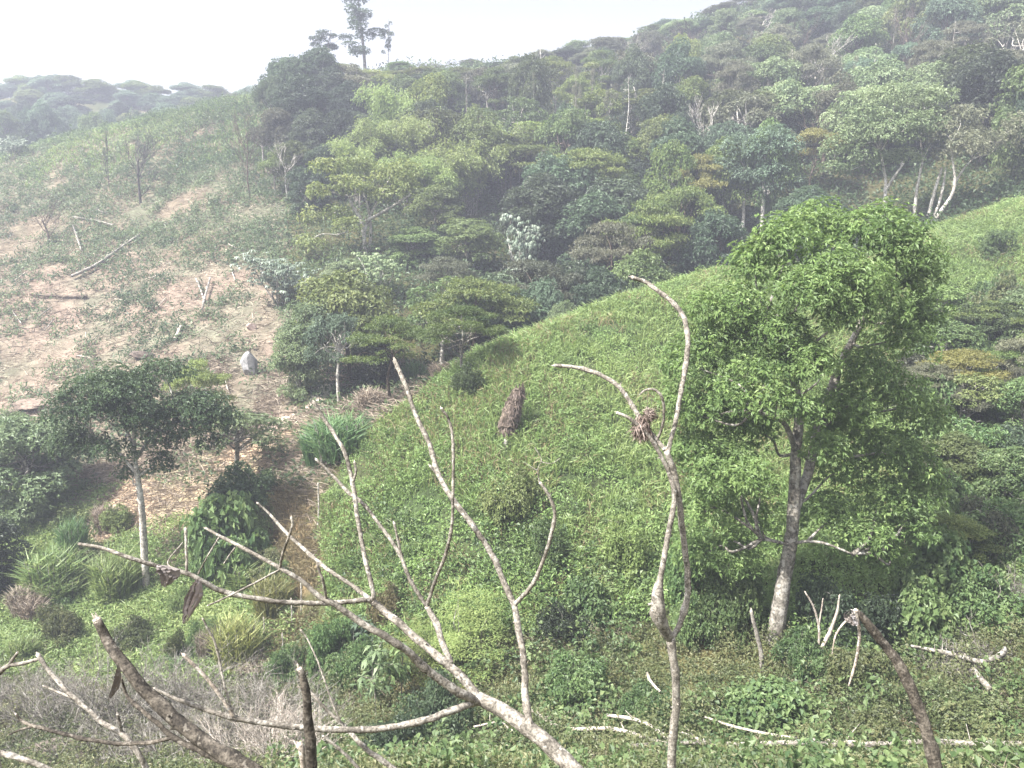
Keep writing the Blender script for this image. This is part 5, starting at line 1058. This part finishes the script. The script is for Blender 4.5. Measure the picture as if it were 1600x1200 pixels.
mb = MB(); ax = catmull(np.array([[-.25,0,-.4],[-.12,0,.5],[.10,.05,1.1],[.28,.05,1.62]])*np.array([1,1,68*s_/1.62]), 8)
tube(mb, ax, np.array([.42,.40,.33,.30,.20])*(27*s_/.72), 18, .5, rough=.13, rng=r_)
for k in range(9):
    a = r_.uniform(0, 6.28); t_ = ax[-1]+np.array([math.cos(a)*.16, math.sin(a)*.16, -.1]); tube(mb, [t_, t_+[r_.normal()*.05, 0, r_.uniform(.12, .4)]], [.07, .02], 5, .5, rng=r_, rough=.1)
link('trunk', mb.mesh('rotten_trunk'), o, B['brown'])
mb = MB(); n = 1500; i_ = r_.integers(4, len(ax), n); a = r_.uniform(0, 6.28, n); q_ = np.interp(i_, [0, len(ax)], [.42, .22])*(27*s_/.72)*1.04
p = ax[i_]+np.c_[np.cos(a)*q_, np.sin(a)*q_, r_.uniform(-.1, .1, n)]
leaves(mb, p, nrm(np.c_[np.cos(a)*.35, np.sin(a)*.35, -np.ones(n)]+r_.normal(size=(n,3))*.25), np.c_[np.cos(a), np.sin(a), np.zeros(n)], r_.uniform(.1, .32, n), .025, np.clip(.35+r_.normal(size=n)*.25, 0, 1), .1)
link('fibres', mb.mesh('rotten_fibres'), o, G['fibre'])
rock('small_stump', 'tiny grey stump on the spur below the tall brown one', 'stump', (790,700), 9, 15, ((.18,.16,.15),(.36,.33,.31)), 6)
rock('earth_mound', 'dark brown mound behind the twigs near the bottom left', 'mound', (440,1112), 46, 30, ((.05,.04,.035),(.16,.12,.10)), 7, rough=.8)
rock('earth_mound', 'large brown log shaped mound in the bottom left corner', 'mound', (80,1192), 110, 34, ((.07,.055,.045),(.20,.16,.13)), 8, rough=.8)
rock('earth_bank', 'dark overhung bank of bare earth at left above the umbrella crowned tree', 'bank', (55,640), 60, 20, ((.06,.045,.035),(.22,.16,.12)), 9, rough=.9)
rock('earth_bank', 'dark hole like bank of earth just over the top of the umbrella crown', 'bank', (222,560), 36, 14, ((.03,.022,.018),(.12,.09,.07)), 10, rough=.9)

# dry brushwood bottom left
for k, (u, vb, w, h, l) in enumerate([(150,1150,150,120,'heap of fine grey brushwood behind the thick knotted branch'),(260,1120,130,110,'tangle of pale twigs right of the thick knotted branch'),(390,1160,130,120,'grey brushwood at the bottom below the lowest cut branch'),
      (60,1120,110,90,'brushwood tangle at the lower left edge'),(330,1190,140,90,'twiggy heap along the bottom edge, left of the upright stump'),(430,1200,90,110,'pale thin twigs around the whitish stub'),(210,1190,140,80,'brushwood under the grey brown branch'),(1500,1050,110,50,'fine twig tangle over the fallen limb at the right'),(1585,960,60,60,'pale wiry twigs at the right frame edge')]):
    b0 = pick(u, vb); s = (b0[1]*CP-b0[2]*SP)/F; r = np.random.default_rng(k+40); mb = MB()
    for q in range(58):
        p = np.array([r.normal()*w*.28, r.normal()*w*.2, 0])*s; d = nrm(np.array([r.normal()*.8, r.normal()*.6, r.uniform(.3, 1.0)])); l0 = h*s*r.uniform(.25, .6)
        p[2] = float(H(b0[0]+p[0], b0[1]+p[1]))-b0[2]-.05; twigs(mb, p, d, l0, r.uniform(.012, .026), 3, r, 4, .5, 3, .12)
    o = link('brushwood', mb.mesh('brushwood', True), None, B['palecut' if k in (5,) else 'grey']); o.location = tuple(b0); tag(o, l, 'brushwood', None, 'stuff')

# ------------------------------------------------------------------ air
m_ = bpy.data.materials.new('air'); m_.use_nodes = True; t_ = m_.node_tree; t_.nodes.clear()
oo = t_.nodes.new('ShaderNodeOutputMaterial'); pv = t_.nodes.new('ShaderNodeVolumePrincipled'); pv.inputs['Color'].default_value = (.80,.84,1.0,1); pv.inputs['Density'].default_value = HAZE; pv.inputs['Anisotropy'].default_value = .25
t_.links.new(pv.outputs[0], oo.inputs['Volume'])
zt = max(40., float(ZZ[(np.abs(XX) < 300) & (YY < 400) & (YY > -100)].max())+22); zb = float(ZZ.min())-1
x0, x1, y0, y1 = float(GX[0])-5, float(GX[-1])+5, float(GY[0])-5, float(GY[-1])+5
hm = bpy.data.meshes.new('haze'); hm.from_pydata([(x, y, z) for z in (zb, zt) for y in (y0, y1) for x in (x0, x1)], [], [(0,2,3,1),(4,5,7,6),(0,1,5,4),(2,6,7,3),(0,4,6,2),(1,3,7,5)])
ho = bpy.data.objects.new('haze', hm); COL.objects.link(ho); hm.materials.append(m_); tag(ho, 'thin pale haze filling the air over the valley', 'haze', None, 'stuff')
